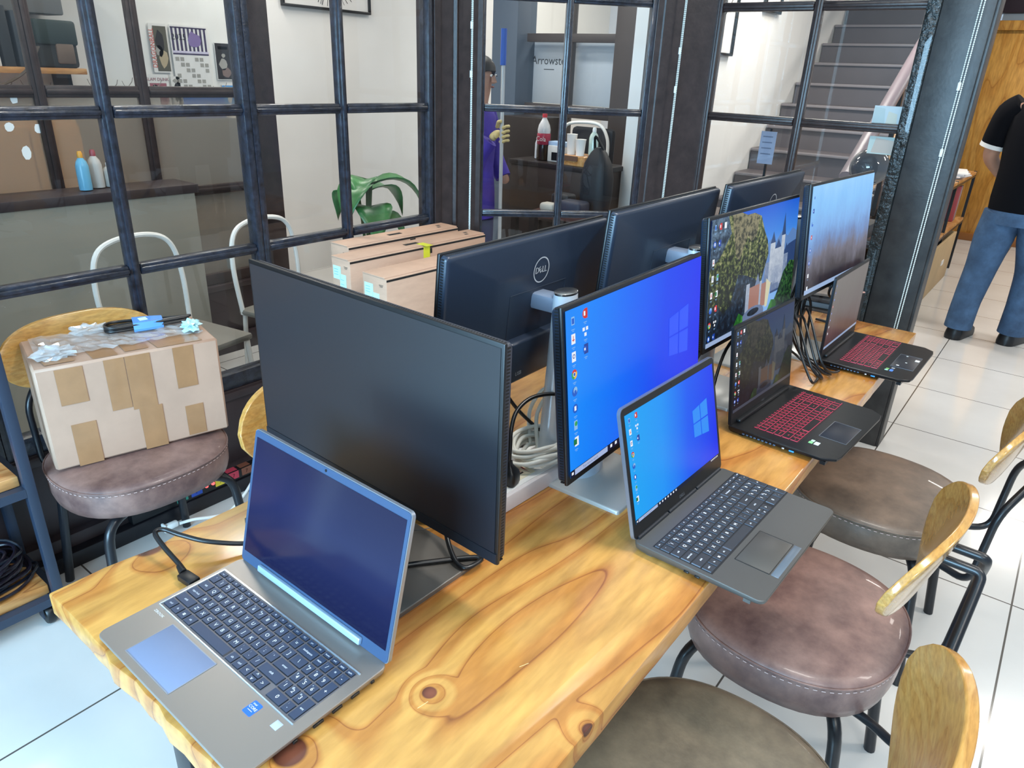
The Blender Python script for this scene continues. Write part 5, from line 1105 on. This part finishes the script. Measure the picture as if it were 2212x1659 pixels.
def laptop(x, y, yaw_, lid_deg, w_, d_, th, hl, label, st, group='laptops on the table'):
    t = root('laptop', (x, y, TZ), yaw_, label, 'laptop', group)
    b = B(); ol = rrect(w_, d_, st.get('r', .012), 6)
    if st.get('notch'):
        c_ = st['notch']; ol = [(w_/2, -d_/2+c_*.9), (w_/2, d_/2), (-w_/2, d_/2), (-w_/2, -d_/2+c_*.9), (-w_/2+c_*.55, -d_/2+.004), (-w_/2+c_*1.2, -d_/2), (w_/2-c_*1.2, -d_/2), (w_/2-c_*.55, -d_/2+.004)]
    cx, cy = 0, d_/2; rings = []
    for z, k, fr_ in ((.0025, .955, 0), (th*.42, .99, 0), (th*.75, 1, 0), (th-.0012, 1, 0), (th, .994, 0)):
        rings.append([(px*k, cy+py*k, z if py > -d_*.2 else z+(th-z)*.33*(1 if z < th*.7 else 0)) for px, py in ol])
    b.loft(rings)
    for sx in (-1, 1):
        for sy in (.03, d_-.03): b.box((sx*(w_/2-.035), sy, .0016 if sy > .1 else .0045), (.05, .012, .0032 if sy > .1 else .009))
    ch = b.out('chassis', st['body'], t, smooth=35)
    for (px, wd, m_) in st.get('ports_l', ()): B().box((-w_/2+.0006, px, th*.5), (.003, wd, .0035), bev=.001).out('port', m_, ch)
    for (px, wd, m_) in st.get('ports_r', ()): B().box((w_/2-.0006, px, th*.5), (.003, wd, .0042), bev=.001).out('port', m_, ch)
    kx0, kx1, ky0, ky1 = st['kb']
    keyboard(t, kx0, kx1, ky0, ky1, th, *st['keys'], **st.get('kopt', {}))
    tx0, tx1, ty0, ty1 = st['tp']
    tpb = B().box(((tx0+tx1)/2, (ty0+ty1)/2, th+.0001), (tx1-tx0, ty1-ty0, .0007), bev=.0003)
    tpo = tpb.out('touchpad', st['tpm'], t)
    if st.get('tprim'): 
        q = B()
        for a, c_ in ((((tx0+tx1)/2, ty1), (tx1-tx0, .0016)), ((tx0, (ty0+ty1)/2), (.0012, ty1-ty0)), (((tx0+tx1)/2, ty0), (tx1-tx0, .0012)), ((tx1, (ty0+ty1)/2), (.0012, ty1-ty0))): q.box((a[0], a[1], th+.0003), (c_[0], c_[1], .0009))
        q.out('rim', st['tprim'], tpo)
    if st.get('buttons'): B().box(((tx0+tx1)/2, ty0-.009, th+.0002), (tx1-tx0, .013, .0009), bev=.0004).out('touchpad_buttons', st['buttons'], t)
    # lid
    lid = -R(lid_deg); lt = st.get('lt', .0065); hz = th+st.get('hz', -.001)
    lb = B().prism(rrect(w_, hl, st.get('rl', .008), 5), 0, lt, rot=M(((1, 0, 0), (0, 0, 1), (0, 1, 0))), c=(0, .0, hl/2))
    lo = lb.out('lid', st['lid'], t, loc=(0, d_-.004+st.get('ly', 0), hz), rot=(lid, 0, 0), smooth=30)
    bz = B().prism(rrect(w_-.003, hl-.003, max(.002, st.get('rl', .008)-.002), 4), 0, .0008, rot=M(((1, 0, 0), (0, 0, 1), (0, 1, 0))), c=(0, -.0009, hl/2)); bz.out('bezel', st['bez'], lo, smooth=0)
    sx0, sz0, sz1 = st['scr']; dw_, dh_ = w_-2*sx0, hl-sz0-sz1
    if st.get('content'):
        c_, ms = st['content'](dw_, dh_)
    else: c_, ms = B().poly([(-dw_/2, -.0008, 0), (dw_/2, -.0008, 0), (dw_/2, -.0008, dh_), (-dw_/2, -.0008, dh_)]), [st['off']]
    dsp = c_.out('display', ms, lo, loc=(0, -.0006, sz0), smooth=0, norm=False)
    B().lathe([(.0001, 0), (.0022, 0), (.0022, .0004), (.0001, .0005)], 12, (0, -.0010, hl-sz1*.5), rot=euler(rx=pi/2)).out('webcam', BLK, lo)
    if st.get('hinge'):
        hg = B()
        for (a, c_) in st['hinge']: hg.tube([(a, d_-.003, hz+.001), (c_, d_-.003, hz+.001)], st.get('hr', .006), 14)
        hg.out('hinge', st['hm'], t, smooth=40)
    if st.get('strip'): B().box((0, -.004, .010), (st['strip'], .007, .011), bev=.002).out('hinge_strip', st['stripm'], lo)
    if st.get('logo'):
        s_, z_, sz = st['logo']; lg = B(); 
        lg.text(s_, (0, -.0020, z_), sz, XZ); lg.out('logo', st['logom'], lo, smooth=0, norm=False)
    if st.get('slashes'):
        lg = B()
        for ox in (-.006, -.002, .002, .006): lg.poly([(ox-.0006+.0008, -.0020, .0155), (ox+.0006+.0008, -.0020, .0155), (ox+.0006-.0018, -.0020, .0065), (ox-.0006-.0018, -.0020, .0065)])
        for ox in (-.0015, .0045): lg.box((ox+.0005, -.002, .014 if ox > 0 else .0105), (.005, .0002, .0011))
        lg.out('logo', st['logom'], lo, smooth=0, norm=False)
    for fn in st.get('extra', ()): fn(t, th)
    return t
GREYA = mat('silver_grey_aluminium', '958d86', .38, metal=.6); KEYN = mat('navy_grey_keycap', '2e3b52', .45); KLEG = mat('key_legend', 'dfe6ec', .6); KSID = mat('navy_key_side', '141a26', .5)
OFFB = screen('navy_idle_display', [(0, '161f5e'), (.55, '27357e'), (1, '2c356c')], 'Z', (0, .21), es=.75, rough=.12)
def ex1(t, th):
    s_ = B().prism(rrect(.017, .021, .002, 3), 0, .0004, euler(rz=pi/2*0), (.104, .070, th), mt=0)
    s_.text('intel', (.1075-.006, .0762, th+.0006), .0042, None, 1).text('CORE', (.104, .0705, th+.0006), .0058, None, 1).box((.104, .066, th+.0006), (.009, .0006, .0001), m=1)
    s_.out('sticker', [mat('bright_blue_sticker', '1560d8', .35), WHITE], t, smooth=0, norm=False)
    B().box((.149, .075, th+.0002), (.012, .012, .0006), bev=.0003).out('fingerprint_reader', mat('pale_sensor', 'a9b6d6', .3), t)
    B().text('ZBOOK', (-.152, .078, th+.0003), .0058, None, 0, 1.25).out('lettering', KLEG, t, smooth=0, norm=False)
PD = mat('port_dark', '0a0a0c', .4); PBL = mat('port_blue', '2f8fd8', .4)
laptop(-.7574, .2718, R(-.82), 13.63, .3595, .234, .019, .2310, 'silver grey laptop with a dim dark blue screen at the near end of the table',
  dict(body=GREYA, lid=mat('lid_pale_aluminium', '9aa0aa', .35, metal=.7), bez=mat('bluish_bezel', '334866', .45), kb=(-.170, .162, .0895, .1955), keys=(KEYN, KLEG, KSID), kopt=dict(tray=mat('grey_key_tray', '6f6e73', .45, metal=.5), frame=mat('polished_edge', 'cfe0ea', .2, metal=.7)),
  tp=(-.115, .002, .0115, .0800), tpm=mat('blue_grey_touchpad', '76839f', .5, metal=.1), tprim=mat('touchpad_rim', '8f9096', .4, metal=.3), scr=(.0075, .020, .0125), off=OFFB, ly=.002,
  strip=.25, stripm=mat('pale_blue_hinge', 'b9d6ea', .25, metal=.5), slashes=True, logom=KLEG, extra=(ex1,), ports_r=((.205, .006, PD), (.175, .014, PD), (.145, .016, PD), (.115, .016, PD), (.08, .007, PD)), ports_l=((.17, .016, PD),), r=.012))
GREYD = mat('titan_grey_aluminium', '64625f', .42, metal=.6); KEYB = mat('graphite_keycap', '2f3136', .5); KLIT = mat('backlit_legend', 'e5eefc', .5, emit='dfeaff', es=.55); KSB = mat('graphite_side', '9fb0cc', .5, emit='9fb4d8', es=.12)
BLUE2 = [(0, '10a6f8'), (.3, '1596fa'), (.6, '0f5cf6'), (1, '0a2af0')]
laptop(-.2075, 1.1513, R(88.15), 13.81, .36, .242, .022, .2485, 'silver grey laptop with bright blue desktop on the right edge of the table',
  dict(body=GREYD, lid=mat('lid_titan_grey', '8a93a2', .35, metal=.7), bez=BEZ, kb=(-.170, .180, .0935, .2070), keys=(KEYB, KLIT, mat('graphite_key_side', '4a515e', .5)), kopt=dict(tray=mat('dark_key_tray', '17181c', .5)),
  tp=(-.103, .009, .0215, .083), tpm=mat('warm_grey_touchpad', '56534f', .35, metal=.3), tprim=mat('rim_grey', '3b3a3a', .3, metal=.5), buttons=mat('blue_grey_buttons', '66717c', .35, metal=.3), scr=(.010, .030, .014), content=lambda a, c_: win10(a, c_, 'laptop_desktop', BLUE2, '2c90fb', .95, .62), lt=.007,
  hinge=((-.168, -.06), (-.055, .055), (.06, .168)), hr=.0055, hm=mat('dark_hinge', '23262c', .4, metal=.4), logo=('DELL', .0145, .0095), logom=mat('dim_logo', '5f646c', .4), ports_l=((.135, .0095, PD), (.115, .0095, PD)), rl=.012, r=.014))
MSI = mat('black_brushed_aluminium', '1b1b1d', .34, metal=.5, noise=(20, .2), stretch=(8, 1, 1)); KEYR = mat('black_keycap', '120c0e', .5); REDL = lit('red_legend', 'ff5a72', 1.0); REDS = lit('red_key_glow', 'd8486a', .9)
def ex3(t, th):
    B().box((-.122, .077, th+.0003), (.010, .009, .0005)).out('sticker', mat('green_sticker', '86d08a', .4), t); B().box((-.110, .076, th+.0003), (.010, .008, .0005)).out('sticker', mat('white_green_sticker', 'b9d8c2', .4), t); B().box((-.118, .064, th+.0003), (.017, .011, .0005)).out('sticker', mat('grey_label', 'c3c9c9', .5), t)
    B().box((0, .245, th+.004), (.30, .012, .009), bev=.003).out('hinge_bar', BLK, t)
def ex4(t, th):
    B().box((-.122, .077, th+.0003), (.008, .009, .0005)).out('sticker', mat('teal_sticker', '9fd6c0', .4), t); B().box((-.110, .076, th+.0003), (.009, .008, .0005)).out('sticker', mat('lime_sticker', '7fbf6a', .4), t); B().box((-.118, .064, th+.0003), (.018, .009, .0005)).out('sticker', mat('blue_sticker', '4a7fd6', .4), t)
    B().box((-.095, .064, th+.0003), (.009, .009, .0005)).out('sticker', mat('grey_round_label', '8d9096', .5), t)
    for (x_, y_, s_) in ((-.06, .06, .006), (.045, .055, .004), (-.02, .045, .004)): B().box((x_, y_, th+.0009), (s_, s_*1.3, .0004)).out('protective_film_mark', WHITE, t)
    B().box((.02, .022, th+.0009), (.016, .012, .0004)).out('protective_film_mark', WHITE, t)
    B().box((0, .245, th+.004), (.30, .012, .009), bev=.003).out('hinge_bar', BLK, t)
msi = dict(body=MSI, lid=mat('black_lid', '1d232b', .35, metal=.4), bez=mat('black_matte_bezel', '0d0e10', .5), kb=(-.148, .160, .0965, .2080), keys=(KEYR, REDL, REDS), kopt=dict(tray=mat('dark_red_tray', '1a0a0e', .5), gap=.0030, kh=.0018, big=False),
  tp=(-.073, .034, .0135, .0760), tpm=mat('blue_black_touchpad', '191d27', .4), tprim=mat('touchpad_edge', '6a6c72', .3, metal=.5), scr=(.006, .030, .008), lt=.006, logo=('msi', .0135, .011), logom=mat('msi_grey', '5a5d63', .4),
  ports_l=tuple((.215-.0095*i, .006, mat('vent_slot', '3c5168', .4)) for i in range(9))+((.118, .006, SILV), (.098, .012, PBL)), r=.006, notch=.035, rl=.005)
m3 = dict(msi); m3['content'] = lambda a, c_: castle(a, c_, 'laptop_castle', .38, .66); m3['extra'] = (ex3,)
laptop(-.2438, 1.7108, R(86.15), 7.71, .359, .254, .020, .245, 'nearer black laptop with red lit keys and a castle wallpaper on its screen', m3)
m4 = dict(msi); m4['content'] = lambda a, c_: mist(a, c_, 'laptop_mist', .8, .6, [(0, '3a2426'), (.2, '5a4040'), (.5, '6b6262'), (.8, '76716f'), (1, '7d7876')]); m4['extra'] = (ex4,)
m4['kb'] = (-.140, .170, .0965, .2080); m4['tp'] = (-.078, .056, .0145, .076)
laptop(-.2220, 2.3443, R(88.86), 1.19, .359, .254, .020, .2515, 'farther black laptop with red lit keys and a dull greyish screen', m4)
# ------------------------------------------------------------------ cables and small things on the table
def cable(name, pts, r, m, label, cat='cable', n=8, group=None):
    return tag(B().tube(smooth_path(pts, n), r, 8).out(name, m, smooth=80), label, cat, group)
hc = root('display_cable', (-.974, .428, TZ), 0, 'black display cable looping from the left side of the nearest laptop', 'cable')
o_ = V((-.974, .428, TZ)); w2 = lambda *p: V(p)-o_
B().tube(smooth_path([w2(-.978, .430, .764), w2(-1.000, .432, .768), w2(-1.045, .432, .781), w2(-1.075, .436, .790), w2(-1.074, .450, .7905), w2(-1.045, .464, .785), w2(-1.005, .492, .775), w2(-.965, .545, .762), w2(-.94, .61, .757), w2(-.90, .70, .757), w2(-.87, .77, .757), w2(-.86, .83, .80), w2(-.855, .80, .86)], 8), .0042, 10).out('cable', BLKC, hc)
B().box((.0145, -.0015, .0105), (.034, .020, .011), euler(rz=R(4)), bev=.002).out('connector', BLK, hc); B().tube([(-.004, 0, .012), (-.020, .002, .0165)], lambda t_: .0068-.002*t_, 10).out('strain_relief', BLK, hc)
cable('power_cable', [(-.742, .80, .90), (-.735, .785, .83), (-.705, .762, .786), (-.665, .738, .768), (-.640, .735, .7635), (-.632, .752, .7635), (-.640, .772, .7632), (-.70, .70, .7635), (-.76, .62, .7635), (-.80, .60, .7635), (-.85, .60, .7635)], .0045, BLKC, 'thick black cable looping from under the large monitor across its base')
ps_ = root('extension_board', (-.736, 1.085, TZ), R(-3), 'white extension board with patterned sockets between the monitors', 'power strip')
b = B().box((0, 0, .018), (.092, .42, .036), bev=.004); b.out('housing', mat('pinkish_white_board', 'e0d6d4', .4), ps_)
B().box((0, 0, .0365), (.074, .40, .002), bev=.0006).out('face_plate', mat('white_plate', 'eceae6', .35), ps_)
for i, y in enumerate((-.15, -.075, 0, .075, .15)):
    q = B().box((0, y, .038), (.05, .055, .0015), bev=.0004).box((-.01, y, .039), (.004, .012, .0004), m=1).box((.01, y, .039), (.004, .012, .0004), m=1)
    for k in range(7): q.poly([(-.022+random.random()*.044+.004*cos(a*pi/3), y-.024+random.random()*.0+.007*k+.003*sin(a*pi/3), .0389) for a in range(6)], 2)
    q.out('socket', [mat('cream_socket', 'e8dfc4', .4), BLK, mat('red_flower_print', 'b8323c', .5)], ps_, smooth=0)
pg = root('black_plug', (-.728, .965, TZ+.038), R(10), 'black moulded plug standing on the near end of the white extension board', 'plug')
B().loft([[(px*k, py*k, z) for px, py in rrect(.040, .034, .008, 4)] for z, k in ((.0, .9), (.006, 1), (.022, 1), (.030, .88), (.036, .6), (.042, .36), (.050, .30))]).out('plug', BLK, pg, smooth=40)
B().tube(smooth_path([(0, 0, .046), (-.002, .006, .075), (-.008, .02, .11), (-.012, .05, .135), (.0, .09, .15), (.03, .135, .148), (.06, .17, .13), (.09, .19, .09), (.11, .2, -.02)], 8), .0042, 10).out('cable', BLKC, pg)
wc_ = B(); rg = random.Random(2)
for k in range(8):
    cx, cy, z = -.742+rg.uniform(-.008, .008), 1.085+rg.uniform(-.01, .01), .797+.0085*k*.6; ra, rb2 = rg.uniform(.040, .056), rg.uniform(.055, .08)
    wc_.tube(smooth_path([(cx+ra*cos(2*pi*j/8+k*.4), cy+rb2*sin(2*pi*j/8+k*.4), z+.006*sin(j*1.9+k)) for j in range(8)], 6, True), .0044, 8, True)
for k in range(3): wc_.tube(smooth_path([(-.775+.02*k, 1.10, .80), (-.795+.02*k, 1.12, .87), (-.765+.022*k, 1.135, .925+.006*k), (-.730+.02*k, 1.13, .88), (-.728+.014*k, 1.12, .81)], 7), .0044, 8)
tag(wc_.out('white_cable_coil', mat('offwhite_cable', 'e6e4da', .4), smooth=80), 'coil of off white cable lying on the white extension board', 'cable')
BC = 'black cables among the monitor stands'
cable('black_cable', [(-.83, 1.00, .98), (-.84, 1.0, .92), (-.815, 1.02, .86), (-.79, 1.06, .81), (-.80, 1.20, .757), (-.70, 1.30, .757)], .0040, BLKC, 'thin black cable under the left monitor back, the one nearer the camera', group=BC)
cable('black_cable', [(-.82, 1.05, .99), (-.82, 1.06, .93), (-.79, 1.10, .86), (-.76, 1.19, .78), (-.72, 1.28, .757), (-.62, 1.33, .757)], .0040, BLKC, 'thin black cable under the left monitor back, the one nearer its column', group=BC)
cable('black_cable', [(-.57, 1.30, .93), (-.585, 1.29, .86), (-.565, 1.23, .79), (-.535, 1.19, .766), (-.47, 1.20, .757), (-.36, 1.30, .757)], .0048, BLKC, 'black cable arching over the silver base of the blue desktop monitor', group=BC)
cable('black_cable', [(-.60, 1.55, .95), (-.62, 1.50, .86), (-.60, 1.46, .78), (-.55, 1.44, .757), (-.515, 1.48, .757), (-.53, 1.52, .757), (-.58, 1.54, .757)], .0042, BLKC, 'black cable on the bare table between the blue and the castle monitors', group=BC)
cable('black_cable', [(-.57, 1.80, .97), (-.60, 1.70, .90), (-.57, 1.56, .80), (-.55, 1.51, .762), (-.53, 1.45, .757), (-.58, 1.41, .757)], .0042, BLKC, 'black cable drooping under the lower edge of the castle monitor', group=BC)
rg = random.Random(8)
for i, lb in enumerate(('lowest loop of black cable between the two black laptops', 'black cable loop leaning on the light column between the castle and mist monitors', 'black cable crossing the loops between the two black laptops', 'outer loop of black cable nearest the far black laptop')):
    a = i*.05
    cable('black_cable', [(-.58, 2.14+a, .99), (-.57, 2.08+a, .93-.02*i), (-.52, 2.02+a*.5, .87+.02*i), (-.47+.012*i, 1.99+a*.3, .80), (-.44+.01*i, 1.985+a, .762), (-.455-.01*i, 2.08+a*.6, .757), (-.53, 2.12+a*.5, .78), (-.57+.01*i, 2.04+a, .86+.02*i), (-.56, 2.16, .97)], .0037, BLKC, lb, group=BC)
cable('black_cable', [(-.53, 2.44, .99), (-.55, 2.42, .91), (-.53, 2.52, .86), (-.51, 2.58, .80), (-.53, 2.62, .757), (-.62, 2.62, .757)], .0042, BLKC, 'black cable curling under the far end of the mist monitor', group=BC)
ph = root('phone', (-.52, 2.705, TZ), R(60), 'rose cased phone propped behind the far black laptop', 'phone')
B().box((0, 0, .055), (.07, .009, .11), bev=.004).out('case', mat('rose_case', 'c79a90', .4), ph); B().box((0, -.0048, .055), (.064, .0008, .102)).out('glass', BLK, ph)
SCR = mat('pale_scratch', 'd8b981', .6)
# pale scratches worn into the varnish near the laptop corner
for pts in ([(.72, .835), (.715, .842), (.72, .85)], [(.735, .81), (.728, .818), (.730, .826)], [(.745, .845), (.757, .85)], [(.60, .215), (.603, .232)], [(.66, .36), (.666, .374)]):
    B().tube([(x, y, TZ+.0001) for x, y in pts], .0005, 4, flat=.25).out('scratch', SCR, tb)
